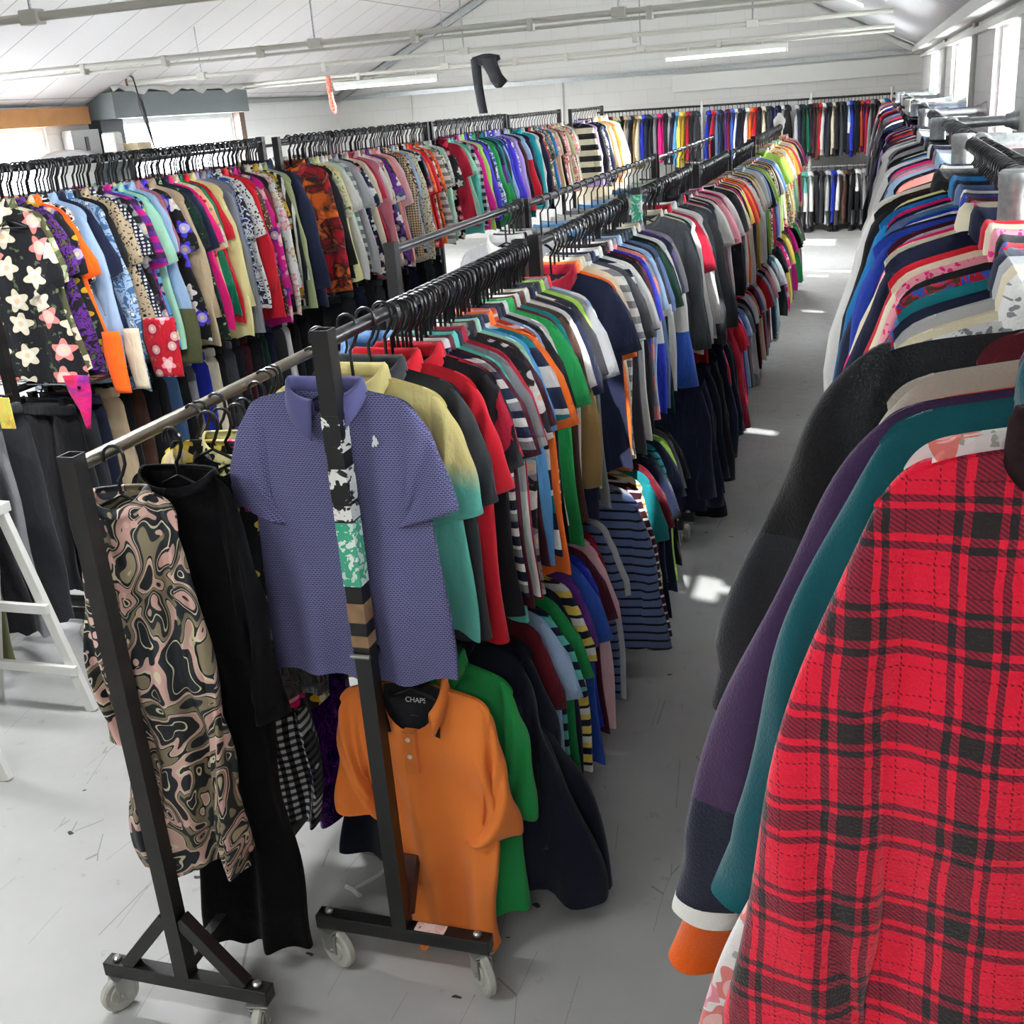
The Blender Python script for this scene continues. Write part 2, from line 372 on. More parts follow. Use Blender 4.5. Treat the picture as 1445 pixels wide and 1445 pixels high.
# back wall fittings
def tubeobj(name,p,q,r,mat,parent=None,n=12): return MB().tube([p,q],r,n).obj(name,mat,parent,True)
o=MB().box((XL,YB-.07,2.49),(XR,YB,2.56)).obj('cable_tray',M_galv); tag(o,'long galvanised cable tray running across the back wall','cable tray')
struct(MB().box((-3.15,YB-.1,2.2),(XR,YB,2.46)).obj('trim_1',M_white,None,False,.004))
for k,x in enumerate((-7.77,-5.02)):
    o=tubeobj('wall_conduit',(x,YB-.03,1.0),(x,YB-.03,2.49),.018,M_white); tag(o,['thin white vertical conduit on back wall left of the hanging tights','thin white vertical conduit on back wall right of the hanging tights'][k],'conduit')
struct(MB().box((XR-.16,YF,ZE-.06),(XR,YB,ZE+.02)).box((XR-.05,YF,ZE-.14),(XR,YB,ZE-.1)).obj('trim_2',M_white))
struct(MB().box((XL,YF,ZE-.04),(XL+.1,YB,ZE+.02)).obj('trim_3',M_galv))
# steel rafter line on the back gable
struct(MB().bar((XM,YB-.12,ZR-.08),(XL,YB-.12,ZE-.08),.08,.1).obj('trim_4',M_galv)); struct(MB().bar((XM,YB-.1,ZR-.08),(XR,YB-.1,ZE-.08),.06,.08).obj('trim_5',M_white))
for k,y in enumerate((8.9,12.6)):
    o=tubeobj('wall_pipe',(XR-.03,y,1.2),(XR-.03,y,2.5),.02,M_white); tag(o,['white vertical pipe on the right wall beyond the nearer visible window','white vertical pipe on the right wall beyond the farther window'][k],'pipe')
# ceiling conduits across the room (with rods)
def conduit(y,z,x0,x1,lab,two,rods,cl):
    r=empty('ceiling_conduit',(x0,y,z)); tag(r,lab,'conduit')
    MB().tube([(0,0,0),(x1-x0,0,0)],.024,10).obj('pipe',M_conduit,r,True)
    if two: MB().tube([(0,.03,-.055),(x1-x0,.03,-.055)],.014,8).obj('thin_pipe',M_conduit,r,True)
    for x in rods:
        zr=ZE+SL*min(XR-x,x-XL)-z; MB().tube([(x-x0,0,0),(x-x0,0,zr)],.009,6).obj('hanger_rod',M_galv,r,True)
        MB().box((x-x0-.06,-.04,-.04),(x-x0+.06,.04,.04)).obj('clamp',M_conduit,r,False,.008)
    for x in cl: MB().box((x-x0-.03,-.028,-.075),(x-x0+.03,.05,.028)).obj('junction_box',M_conduit,r,False,.01)
conduit(5.6,2.85,XL+.6,0.05,'nearest ceiling conduit crossing the top left corner',False,(-4.47,-1.5),(-7.0,))
conduit(9.6,2.84,XL+.6,0.05,'double ceiling conduit with junction boxes above the left racks',True,(-4.74,-2.0),(-7.2,-6.3,-5.3,-3.8,-2.75,-1.75))
conduit(12.3,2.79,XL+.55,.15,'thin ceiling conduit behind the double one',False,(-7.6,-4.3,-1.2),(-6.0,-2.4))
conduit(15.2,2.76,XL+.45,.2,'farthest ceiling conduit carrying both fluorescent lights',True,(-5.6,-2.9),(-4.6,-1.9,-6.9,-3.9))
def light(x0,x1,y,z,lab,power):
    r=empty('fluorescent_light',((x0+x1)/2,y,z)); tag(r,lab,'light'); L=(x1-x0)/2
    MB().box((-L,-.03,0),(L,.03,.06)).obj('batten',M_white,r,False,.004)
    MB().tube([(-L+.03,0,-.022),(L-.03,0,-.022)],.016,10).obj('tube',M_tube,r,True)
    MB().box((-L,-.02,-.045),(-L+.03,.02,0)).box((L-.03,-.02,-.045),(L,.02,0)).obj('end_cap',M_white,r)
    for s in(-.6,.6): MB().tube([(s*L,0,.06),(s*L,0,.12)],.008,6).obj('bracket',M_white,r)
    if power:
        l=bpy.data.lights.new('tube_light','AREA'); l.shape='RECTANGLE'; l.size=2*L-.06; l.size_y=.06; l.energy=power; l.color=(.97,.98,1)
        o=bpy.data.objects.new('tube_light',l); COL.objects.link(o); o.location=(0,0,-.06); o.parent=r
light(-7.3,-5.72,15.2,2.62,'lit fluorescent tube fitting beside the orange ribbon',190)
light(-2.6,-1.05,15.2,2.62,'long lit fluorescent tube fitting near the right end of conduit',190)
# empty loop; added fill lamps for the near hall come later
for k,(x,y,lab) in enumerate([(-4.8,3.0,'left'),(-1.6,3.0,'right')]):
    pass
# umbrella, tights, ribbon
r=empty('umbrella',(-8.58,12.27,2.815)); tag(r,'closed dark umbrella hooked by its curved handle on a ceiling conduit','umbrella')
pts=[(-.06+.0,0,-.06)]+[( -.0+.055*math.cos(a),0,.0+.055*math.sin(a)) for a in [PI*(1-i/8) for i in range(9)]]
MB().tube([( -.055,0,-.05)]+[(.055*math.cos(a),0,.055*math.sin(a)) for a in [PI*(1-i/8) for i in range(9)]],.013,8).obj('handle',simple('cane_brown','5c3a28',.4),r,True)
r.rotation_euler=(0,math.radians(-9),0)
MB().tube([(.055,0,0),(.055,0,-.2)],.009,8).obj('shaft',M_black,r,True)
MB().tube([(.055,0,-.18),(.055,0,-.25),(.055,0,-.4),(.055,0,-.68),(.055,0,-.84)],[.014,.03,.028,.014,.006],10).obj('canopy',simple('umbrella_cloth','26262c',.7),r,True)
def strip(pts,y,w,mat,name,parent=None,loc=None,th=.012,seed=0):
    """strip: list of (x,z,halfwidth)"""
    m=MB(); N=10; k0=0
    P=[]
    for i in range(len(pts)-1):
        for s in range(4):
            t=s/4; P.append(tuple(pts[i][j]*(1-t)+pts[i+1][j]*t for j in range(3)))
    P.append(pts[-1])
    for (x,z,hw) in P:
        for j in range(N):
            a=2*PI*j/N; m.v.append((x+hw*math.cos(a),y+th*math.sin(a)+.01*math.sin(x*40+z*9+seed),z))
    for i in range(len(P)-1):
        for j in range(N): m.f.append((i*N+j,i*N+(j+1)%N,(i+1)*N+(j+1)%N,(i+1)*N+j))
    m.f+=[tuple(range(N))[::-1],tuple((len(P)-1)*N+j for j in range(N))]
    return link(name,mesh(name,m.v,m.f),mat,parent,loc)
r=empty('hanging_tights',(-5.0,15.2,2.78)); tag(r,'pair of black tights hung over a conduit below the ceiling','tights')
bk=cloth('black')
strip([(-.15,.04,.07),(-.14,-.1,.07),(-.13,-.3,.065),(-.11,-.5,.065),(-.09,-.66,.065)],-.035,0,bk,'leg',r,th=.02)
strip([(.03,.05,.13),(.06,-.05,.11),(.12,-.18,.10),(.17,-.27,.12),(.16,-.35,.04)],-.04,0,bk,'leg',r,th=.03,seed=2)
strip([(-.0,.09,.06),(-.01,.06,.2),(.0,.0,.2),(-.0,-.05,.15)],0,0,bk,'waistband',r,th=.06)
r=strip([(0,.03,.035),(0,-.1,.04),(.015,-.25,.035),(.03,-.38,.05),(.04,-.47,.02)],-.03,0,cloth('rust print salmon'),'hanging_ribbon',None,(-7.36,15.2,2.74)); tag(r,'orange printed ribbon dangling from the far ceiling conduit','ribbon')

# ---------------------------------------------------------------- garment meshes
def sm(t): t=max(0,min(1,t)); return t*t*(3-2*t)
def bez(a,b,c,t): return tuple(a[i]*(1-t)**2+2*b[i]*t*(1-t)+c[i]*t*t for i in range(2))
def body_mesh(P,seed,nu,nv):
    hw,L,hem,d,slope,nw=P['hw'],P['L'],P['hem'],P['d'],P.get('slope',.3),P.get('nw',.075)
    nd=P.get('nd',.06); fo=P.get('fold',.012); rnd=random.Random(seed); ph=[rnd.uniform(0,6.28) for _ in range(8)]; V=[];F=[]
    kx=P.get('kx',34); waist=P.get('waist',0)
    for j in range(nv+1):
        v=j/nv
        for i in range(nu):
            a=2*PI*i/nu; ca,sa=math.cos(a),math.sin(a); X=math.copysign(abs(ca)**.8,ca); D=math.copysign(abs(sa)**.55,sa); front=sa<0
            W=hw+(hem-hw)*sm(v)-.015*math.sin(PI*min(1,v*3))*(1 if P.get('sl') else 0)-waist*math.sin(PI*v)
            x=X*W; xs=X*hw; ax=abs(xs)
            zt=-slope*max(0,ax-nw)-(.03 if slope>.15 else .045)*(ax/hw)**(14 if slope>.15 else 8)
            gap=.0075
            if ax<nw: q=math.sqrt(max(0,1-(ax/nw)**2)); gap=.0075+min(.034,d*1.25)*q*q; zt=-(nd if front else .012)*q
            zb=-L+ .012*math.sin(X*4+ph[0])+.006*math.sin(X*11+ph[1])+P.get('hemdrop',0)*X
            z=zt+(zb-zt)*v
            dep=gap+(d-gap)*sm(v*3.2) ; dep*=1+.35*math.sin(X*5+ph[2])*v
            y=D*dep
            am=fo*(v**.8)
            y+=am*(math.sin(kx*x+ph[3]+2*v)+.6*math.sin(kx*1.9*x+ph[4])+ .5*math.sin(kx*.45*x+ph[5]))
            y+=fo*.35*math.sin(16*z+9*x*(1 if x>0 else -1)+ph[6])*sm(v*4)*(1 if front else .5)
            y+=P.get('lean',0)*v+fo*.9*noise.noise(Vector((x*9+seed*3.1,D*.3,z*3.2)))*sm(v*3)
            x+=fo*.6*v*math.sin(12*z+ph[7])+P.get('shift',0)*v
            V.append((x,y,z))
    for j in range(nv):
        for i in range(nu): a=j*nu+i; b=j*nu+(i+1)%nu; F.append((a,b,b+nu,a+nu))
    return V,F
def sleeve_mesh(P,seed,side,n=12,m=12):
    sl=P['sl']; hw=P['hw']; slope=P.get('slope',.3); rnd=random.Random(seed*7+side); d=P['d']
    nw_=P.get('nw',.075); zt=-slope*(hw-nw_); Ls,out,cw=sl['len'],sl['out'],sl['cw']; arm=sl.get('arm',.22); yo=sl.get('yo',0)
    O0=(hw-.055,-slope*(hw-.055-nw_)+.001); O2=(hw+out,zt-Ls); I0=(hw-.055,zt-arm)
    if Ls<.4: O1=(hw+out*.18+.016,zt-.006); I2=(O2[0]-cw*.93,O2[1]-cw*.30); I1=(hw-.03,zt-arm-.02)
    else: O1=(hw+out*.22+.02,zt-.012); I2=(O2[0]-cw,O2[1]-.01); I1=(hw-.02+out*.2,zt-arm-.15)
    V=[];F=[]; p1,p2,p3=[rnd.uniform(0,6.28) for _ in range(3)]; fo=P.get('fold',.012)
    for j in range(m+1):
        t=j/m; o=bez(O0,O1,O2,t); i_=bez(I0,I1,I2,t); cx,cz=(o[0]+i_[0])/2,(o[1]+i_[1])/2; hx,hz=(o[0]-i_[0])/2,(o[1]-i_[1])/2
        dd=min(sl.get('d',d*1.15),.2)*(.16+.84*sm(t*2.6)); 
        if Ls>.4 and t>.9: hx*=.86;hz*=.86;dd*=.9
        for k in range(n):
            a=2*PI*k/n; ca,sa=math.cos(a),math.sin(a); D=math.copysign(abs(sa)**.7,sa)
            wob=fo*.7*math.sin(t*9+p1+ca*2)*t+fo*.5*math.sin(t*21+p2+ca*3)*t
            cr=.012*math.sin(t*13+p3)*t if Ls>.4 else 0
            V.append((side*(cx+hx*ca+cr),D*dd+wob+yo*t*t-.004*t,cz+hz*ca))
    for j in range(m):
        for k in range(n):
            a=j*n+k;b=j*n+(k+1)%n
            F.append((a,b,b+n,a+n) if side>0 else (a,a+n,b+n,b))
    k=m*n; F.append(tuple(range(k,k+n)))
    return V,F
def collar_mesh(P,kind,seed,n=28):
    nw=P.get('nw',.075); nd=P.get('nd',.06); d=min(.05,P['d']*1.6)+.006; V=[];F=[]; rnd=random.Random(seed)
    # ring angle from front right, around the back, to front left
    if kind=='polo': prof=lambda fr:[(0,-.004,0),(.0,.022,0),(.004,.034,0),(.010,.026,1),(.016+.012*fr,-.012-.045*fr,1),(.012+.012*fr,-.016-.045*fr,1)]
    elif kind=='rib': prof=lambda fr:[(-.004,.010,0),(.002,.012,0),(.006,-.004,0),(.008,-.012,0)]
    elif kind=='stand': prof=lambda fr:[(-.002,-.004,0),(-.004,.03,0),(-.001,.046,0),(.005,.045,0),(.010,.03,0),(.012,-.01,0)]
    else: prof=lambda fr:[(0,-.01,0),(.004,.03,0),(.02,.055,0),(.03,.04,1),(.036,.0,1),(.032,-.04*(1+fr),1),(.018,-.05-.04*fr,1)]
    gap=P.get('cgap',.16) if kind!='rib' else 0.0
    m=len(prof(0)); closed=kind=='rib'
    for i in range(n+1):
        s=i/n; a=-PI/2+gap+ (2*PI-2*gap)*s; ca,sa=math.cos(a),math.sin(a); fr=max(0,-sa)**3
        x=(nw)*ca; y=d*sa; zb=-nd*max(0,-sa)**1.0*(1 if True else 0) if sa<0 else -.012*sa
        if sa<0: zb=-nd*math.sqrt(max(0,1-ca*ca))
        for (off,dz,_) in prof(fr): V.append((x+ca*off*1.1,y+sa*off-(.006 if sa<0 else 0),zb+dz))
    for i in range(n):
        for j in range(m-1): k=i*m+j; F.append((k,k+1,k+1+m,k+m))
    return V,F
KP={ # prototypes
 'polo':dict(hw=.215,L=.74,hem=.235,d=.015,fold=.013,sl=dict(len=.25,out=.065,cw=.16),collar='polo'),
 'tee':dict(hw=.22,L=.70,hem=.245,d=.014,fold=.010,nd=.07,nw=.08,sl=dict(len=.23,out=.07,cw=.16),collar='rib'),
 'blouse':dict(hw=.20,L=.68,hem=.26,d=.016,fold=.016,kx=42,sl=dict(len=.26,out=.07,cw=.15),collar='polo'),
 'shirt':dict(hw=.215,L=.76,hem=.26,d=.016,fold=.013,sl=dict(len=.56,out=.06,cw=.10),collar='polo'),
 'sweater':dict(hw=.22,L=.68,hem=.24,d=.022,fold=.009,kx=24,nd=.05,sl=dict(len=.6,out=.07,cw=.10),collar='rib'),
 'jacket':dict(hw=.235,L=.72,hem=.27,d=.028,fold=.010,kx=20,nd=.05,sl=dict(len=.64,out=.09,cw=.12,d=.03),collar='stand'),
 'parka':dict(hw=.25,L=.80,hem=.28,d=.03,fold=.010,kx=16,nd=.05,sl=dict(len=.64,out=.085,cw=.13,d=.036),collar='stand'),
 'coat':dict(hw=.245,L=.95,hem=.29,d=.032,fold=.010,kx=16,nd=.05,sl=dict(len=.62,out=.10,cw=.13,d=.038),collar='lapel'),
 'dress':dict(hw=.155,L=1.2,hem=.24,d=.03,fold=.02,kx=46,nd=.09,nw=.09,sl=dict(len=.2,out=.04,cw=.13),collar='rib'),
 'robe':dict(hw=.22,L=1.15,hem=.34,d=.035,fold=.02,kx=30,sl=dict(len=.6,out=.1,cw=.14),collar='rib'),
 'child_tee':dict(hw=.155,L=.48,hem=.175,d=.013,fold=.009,nd=.05,nw=.06,sl=dict(len=.14,out=.06,cw=.12),collar='rib'),
}
CAT={'polo':'polo shirt','tee':'t-shirt','blouse':'blouse','shirt':'shirt','sweater':'sweater','jacket':'jacket','parka':'jacket','coat':'coat','dress':'dress','robe':'robe','child_tee':"child's t-shirt"}
NAME={'polo':'polo_shirt','tee':'t_shirt','child_tee':'child_t_shirt','parka':'jacket'}
PROTO={}
def proto(kind,var,lod):
    k=(kind,var,lod)
    if k in PROTO: return PROTO[k]
    P=dict(KP[kind]); sd=var*31+len(kind)
    rnd=random.Random(sd); P['L']*=rnd.uniform(.93,1.07); P['hem']*=rnd.uniform(.94,1.1); P['sl']=dict(P['sl']); P['sl']['out']*=rnd.uniform(.6,1.5); P['sl']['yo']=rnd.uniform(-.02,.02); P['sl']['len']*=rnd.uniform(.92,1.06)
    nu,nv,sn,smm,cn=[(16,7,6,5,12),(36,16,10,9,24),(84,44,20,22,44)][lod]
    b=body_mesh(P,sd,nu,nv); s1=sleeve_mesh(P,sd,1,sn,smm); s2=sleeve_mesh(P,sd,-1,sn,smm); c=collar_mesh(P,P['collar'],sd,cn)
    if lod==0:
        V=list(b[0]);F=list(b[1])
        for q in(s1,s2,c): k0=len(V); V+=q[0]; F+=[tuple(i+k0 for i in f) for f in q[1]]
        res=(mesh(kind,V,F),)
    else: res=(mesh(kind,*b),mesh('sleeve',*s1),mesh('sleeve',*s2),mesh('collar',*c))
    PROTO[k]=res; return res
# hangers
def hanger_mesh(gap,wide=.19,n=6):
    m=MB(); r=.0235; P=[(-r,0,gap-.012)]+[(r*math.cos(a),0,gap+r*math.sin(a)) for a in [PI*(1-i/7) for i in range(8)]]+[(r,0,gap-.02),(.012,0,gap-.045),(.0,0,gap-.06),(0,0,-.004)]
    m.tube(P,.0042,n,True,1.25)
    m.tube([(-wide,0,-.085),(-wide*.5,0,-.05),(-.05,0,-.03),(0,0,-.008),(.05,0,-.03),(wide*.5,0,-.05),(wide,0,-.085)],.0042,n,True,1.1)
    m.tube([(-wide,0,-.088),(wide,0,-.088)],.003,4)
    return m.mesh('hanger',True)
HM={}
def hanger(x,y,z,gap,rz,lab,grp,wide=.19,mat=None):
    k=(round(gap,3),wide)
    if k not in HM: HM[k]=hanger_mesh(gap,wide)
    HREQ.append((1e6+len(HREQ) if lab is None else math.sqrt(x*x+y*y+(2.2-z)**2)*(1.6 if z<1.2 and y>2.4 else 1)*(1.3 if x<-4.5 else 1),(x,y,z),rz,HM[k],lab,grp))
HREQ=[]
def flush_hangers(n):
    HREQ.sort(key=lambda h:h[0]); V=[];F=[]
    for i,(_,l,rz,me,lab,grp) in enumerate(HREQ):
        if i<n: tag(link('clothes_hanger',me,M_plastic,None,l,rz),lab,'hanger',grp)
        else:
            k=len(V); c,s_=math.cos(rz),math.sin(rz)
            V+=[(v.co.x*c-v.co.y*s_+l[0],v.co.x*s_+v.co.y*c+l[1],v.co.z+l[2]) for v in me.vertices]; F+=[tuple(q+k for q in p.vertices) for p in me.polygons]
    o=link('clothes_hangers',mesh('clothes_hangers',V,F),M_plastic); tag(o,'mass of small black hangers on the far rails and the lower rails','hangers',None,'stuff')
def parse(tok):
    p=tok.split(); kind=p[-1]; spec=' '.join(p[:-1]); q=p[:-1]
    kn={'child_tee':"child's t-shirt",'tee':'t-shirt','polo':'polo shirt','parka':'jacket'}.get(kind,kind)
    big=[w for w in q if w!='big']
    if len(big)==1: d=f"{disp(big[0])} {kn}"
    elif big[1]=='shine': d=f"shiny {disp(big[0])} {kn}"
    else:
        cs=' and '.join(disp(w) for w in dict.fromkeys(big[2:]))
        d=f"{disp(big[0])} {kn} with {cs+' ' if cs else ''}{PTXT[big[1]]}"
    return kind,spec,d,disp(big[0])
def uniq(cands):
    for c in cands:
        if c not in LABELS and 4<=len(c.split())<=16: LABELS.add(c); return c
    return None
GLOB=0
def row(items,x,y0,y1,zbar,gap,place,group,lod=1,rot=0,axis='y',jit=.15,sc=1.0,hang=True,scx=None,wig=6,zs=1):
    """hang items evenly from y0 to y1 on a bar along the given axis"""
    global GLOB
    n=len(items); info=[parse(t) for t in items]
    for i,(kind,spec,d,cn) in enumerate(info):
        GLOB+=1
        t=(i+.5+R_.uniform(-jit,jit))/n; y=y0+(y1-y0)*t
        rz=math.radians(rot+wig*math.sin(i*.55+x*3)+R_.uniform(-1.5,1.5))
        if axis=='x': X,Y=y,x; rz+=PI/2
        else: X,Y=x,y
        a=info[i-1] if i else None; b=info[i+1] if i<n-1 else None
        c=[]
        if a and b:
            c+=[f"{d}, {place}, between {a[3]} and {b[3]}",f"{d}, {place}, between {a[3]} and {b[3]} {CAT[b[0]]}",f"{d}, {place}, just behind {a[2]}",f"{d}, {place}, just before {b[2]}"]
        elif b: c+=[f"{d}, first on {place}"]
        else: c+=[f"{d}, last on {place}"]
        if i>1: c+=[f"{d}, {place}, behind {info[i-2][3]} then {info[i-1][3]}"]
        if i<n-2: c+=[f"{d}, {place}, before {b[3]} then {info[i+2][3]}"]
        c+=[f"{disp(spec.split()[0])} {CAT[kind]}, {place}, between {a[3] if a else 'post'} and {b[3] if b else 'post'}"]
        ordw=['first','second','third','fourth','fifth','sixth','seventh','eighth','ninth','tenth']
        same=[q for q in range(i) if info[q][3]==cn and info[q][0]==kind]
        k=len(same)
        if k<10: c+=[f"{ordw[k]} {disp(cn)} {CAT[kind]} from the near end of {place}"]
        lab=uniq(c)
        if lab is None: lab=f"{cn} {CAT[kind]} on {place}"; print('DUP',lab)
        s=sc*R_.uniform(.95,1.05); L=proto(kind,R_.randrange(4),lod)
        sx=(scx or 1)*s*R_.uniform(.96,1.05)
        mt=cloth(spec)
        o=link(NAME.get(kind,kind),L[0],mt,None,(X,Y,zbar-gap)); o.rotation_euler[2]=rz; o.scale=(sx,s,s*zs*R_.uniform(.96,1.04))
        tag(o,lab,CAT[kind],group)
        if lod:
            cm=mt
            if kind in('polo',) and i%5==0: cm=cloth('crimson' if place=='second aisle rack' and i==0 else R_.choice(['white','navy','red','cream']))
            for q,nm,mm in((1,'sleeve',mt),(2,'sleeve',mt),(3,'collar',cm)):
                link(nm,L[q],mm,o)
        if hang: hanger(X,Y,zbar-gap,gap,rz,f"black hanger on {place} with the {d}"if len(f"black hanger on {place} with the {d}".split())<=16 else f"black hanger, {place}, with the {cn} {CAT[kind]}",'hangers on '+place,.17 if kind!='child_tee' else .13)
# ---------------------------------------------------------------- racks
def caster(parent,x,y,z,rz,big=1):
    m=MB().box((-.03,-.03,-.006),(.03,.03,0)).tube([(0,0,-.02),(0,0,0)],.018,12)
    m.box((-.022,-.03,-.075),(-.018,.02,-.012)).box((.018,-.03,-.075),(.022,.02,-.012)).box((-.022,-.03,-.016),(.022,.02,-.010))
    c=m.obj('caster',M_zinc,parent,False,.0015); c.location=(x,y,z); c.rotation_euler[2]=rz; 
    r=.051 if z<.115 else .062; MB().lathe([(.012,-.016),(.03,-.016),(.032,-.012),(r-.006,-.013),(r,-.008),(r,.008),(r-.006,.013),(.032,.012),(.03,.016),(.012,.016)],(1,0,0),(0,-.015,-(z-r)),22).obj('wheel',M_wheel,c,True)
    MB().tube([(-.026,-.015,-(z-r)),(.026,-.015,-(z-r))],.006,8).obj('axle',M_zinc,c)
    MB().lathe([(.012,.0),(.012,.006),(.006,.010)],(0,0,1),(0,0,.046),12).obj('bolt',M_zinc,c)
def rack(x,y0,y1,zt,lab,low=None,foot=.25,braces=False,mats=None,cr=None,raildrop=.03,zf_=.108,grp='clothes racks'):
    r=empty('clothes_rack',(x,y0,0)); tag(r,lab,'clothes rack',grp); mb,mr=mats or (M_black,M_rail); D=y1-y0; w=.021; zf=zf_
    for yy in(0,D):
        m=MB(); 
        # hollow square tube
        for a in(1,): 
            o=w; i_=w-.003
            m.v+=[(-o,yy-o,zf+.04),(o,yy-o,zf+.04),(o,yy+o,zf+.04),(-o,yy+o,zf+.04),(-o,yy-o,zt),(o,yy-o,zt),(o,yy+o,zt),(-o,yy+o,zt),(-i_,yy-i_,zt),(i_,yy-i_,zt),(i_,yy+i_,zt),(-i_,yy+i_,zt),(-i_,yy-i_,zt-.06),(i_,yy-i_,zt-.06),(i_,yy+i_,zt-.06),(-i_,yy+i_,zt-.06)]
            m.f+=[(0,1,5,4),(1,2,6,5),(2,3,7,6),(3,0,4,7)]+[(4+k,4+(k+1)%4,8+(k+1)%4,8+k) for k in range(4)]+[(8+k,8+(k+1)%4,12+(k+1)%4,12+k) for k in range(4)]+[(12,13,14,15)]
        link('post',m.mesh('post'),mb,r)
        MB().box((-foot,yy-w,zf),(foot,yy+w,zf+.042)).obj('foot_bar',mb,r,False,.003)
        if braces:
            for s in(-1,1): MB().bar((s*.02,yy,.33),(s*(foot-.07),yy,zf+.04),.035,.035,(0,1,0)).obj('brace',mb,r,False,.002)
        for s in(-1,1): caster(r,s*(foot-.035),yy,zf,(cr[0] if s<0 else cr[1]) if cr and yy==0 else R_.uniform(-1.2,1.2))
    zr=zt-raildrop
    MB().tube([(0,w,zr),(0,D-w,zr)],.0165,16).obj('rail',mr,r,True)
    if low: MB().tube([(0,w,low),(0,D-w,low)],.0165,12).obj('lower_rail',mr,r,True)
    else: MB().bar((0,w,zf+.06),(0,D-w,zf+.06),.03,.03).obj('base_bar',mb,r)
    return r
# middle racks, row nearest the aisle (x = -1.12) and the row behind it (x = -1.6)
PL={}
def mrack(key,x,y0,y1,zt,lab,**k): return rack(x,y0,y1,zt,lab,**k)
r2=mrack('A',-1.125,2.14,3.62,1.775,'black wheeled clothes rack with peeling taped post behind the purple-blue polo shirt',low=.97,zf_=.128,cr=(1.15,.75))
mrack('B',-1.10,3.72,5.22,1.775,'black clothes rack, second of the aisle row, holding polo shirts',low=.97)
mrack('C',-1.06,5.34,6.98,1.79,'black clothes rack, third of the aisle row, taped end post',low=.97)
mrack('D',-1.03,7.08,8.58,1.775,'black clothes rack, fourth of the aisle row, holding coloured t-shirts',low=.97)
mrack('E',-1.02,8.70,10.2,1.77,'black clothes rack, fifth of the aisle row',low=.97)
mrack('F',-1.00,10.35,13.3,1.79,'black clothes rack at the far end of the aisle row',low=.97)
r0=mrack('Z',-1.625,1.87,3.55,1.565,'low black clothes rack of dresses at the front left, brushed steel rail',braces=True,mats=(M_blackw,M_rail2),foot=.245,cr=(-.5,.2))
mrack('G',-1.62,3.68,5.25,1.775,'nearly empty black clothes rack behind the front aisle rack',low=.97)
mrack('H',-1.62,5.36,8.9,1.765,'black clothes rack with plaid shirts in the inner middle row')
mrack('I',-1.62,9.0,12.4,1.75,'black clothes rack at the far end of inner middle row')
# tape, stickers on the near post
def tape_mat(name,c1,c2,c3,sc):
    t=NT(name); v,x,y,z=t.xyz(); n=t.noise(v,sc,4,.6,.5); t.base(t.ramp(n.outputs[0],[(.3,hexc(c1)),(.47,hexc(c2)),(.62,hexc(c3))],'CONSTANT')); t.set(Roughness=.4); return t.m
TW=tape_mat('torn_white_tape','121214','dcdcd6','151515',22); TG=tape_mat('torn_green_label','e0e6e0','3aa07c','c6d8cc',30); TB=simple('brown_parcel_tape','8a6c4c',.3,0,.5,.3,20)
def wrap(parent,z0,z1,mat,nm,e=.0225): 
    return MB().box((-e,-e,z0),(e,e,z1)).obj(nm,mat,parent)
wrap(r2,1.50,1.585,TW,'tape'); wrap(r2,1.38,1.46,TW,'tape'); wrap(r2,1.17,1.33,TG,'torn_label'); wrap(r2,1.335,1.372,TW,'tape'); wrap(r2,1.075,1.125,TB,'brown_tape'); wrap(r2,1.01,1.04,TB,'brown_tape',.0222)
MB().box((.04,-.016,.1702),(.125,.016,.1712)).obj('sticker',tape_mat('pink_sticker','c8a8a0','d8c0b8','6a4040',40),r2)
MB().tube([(-.025,-.03,.99),(.025,-.03,.99)],.006,8).obj('hook_pin',M_zinc,r2)
MB().bar((0,.02,.19),(0,.10,.32),.03,.05,(1,0,0)).obj('brace',simple('red_brown_primer','4c2418',.6,0,.4,.4,20),r2)
wrap(bpy.data.objects[[o.name for o in COL.objects if o.get('label','').startswith('black clothes rack, third')][0]],1.60,1.76,TG,'torn_label')

# ---- hero garments
def hero(name,P,seed,mat,loc,rz,label,cat,group=None,cols=None,nu=96,nv=56,ckind=None,yo=0,sc=None):
    P=dict(P); b=body_mesh(P,seed,nu,nv); o=link(name,mesh(name,*b),mat,None,loc,rz); 
    for s in((1,-1) if P.get('sl') else ()):
        Q=dict(P)
        if P.get('sl2') and s<0: Q['sl']=P['sl2']
        link('sleeve',mesh('sleeve',*sleeve_mesh(Q,seed,s,26,30)),mat,o)
    if ckind: 
        c=link('collar',mesh('collar',*collar_mesh(P,ckind,seed,60)),cols or mat,o)
        md=c.modifiers.new('thickness','SOLIDIFY'); md.thickness=.003
    LABELS.add(label); tag(o,label,cat,group); return o
def weave_mat():
    t=NT('purple_blue_zigzag_knit'); v,x,y,z=t.xyz()
    b=t.n('ShaderNodeTexBrick'); zz=t.math('ADD',z,t.math('MULTIPLY',t.math('SINE',t.math('MULTIPLY',x,700)),.0006))
    t.link(t.comb(t.math('ADD',x,5),t.math('ADD',zz,5),0),b.inputs['Vector']); b.inputs['Scale'].default_value=1; b.inputs['Brick Width'].default_value=.009; b.inputs['Row Height'].default_value=.0052; b.inputs['Mortar Size'].default_value=.0011; b.inputs['Mortar Smooth'].default_value=.4
    b.inputs['Color1'].default_value=hexc('3e3e62'); b.inputs['Color2'].default_value=hexc('44446a'); b.inputs['Mortar'].default_value=hexc('747498')
    t.base(b.outputs['Color']); t.set(Roughness=.9,Specular_IOR_Level=.2); n=t.noise(v,9,3); t.bump(t.math('ADD',n.outputs[0],t.math('MULTIPLY',b.outputs['Fac'],-.06)),.5,.008); return t.m
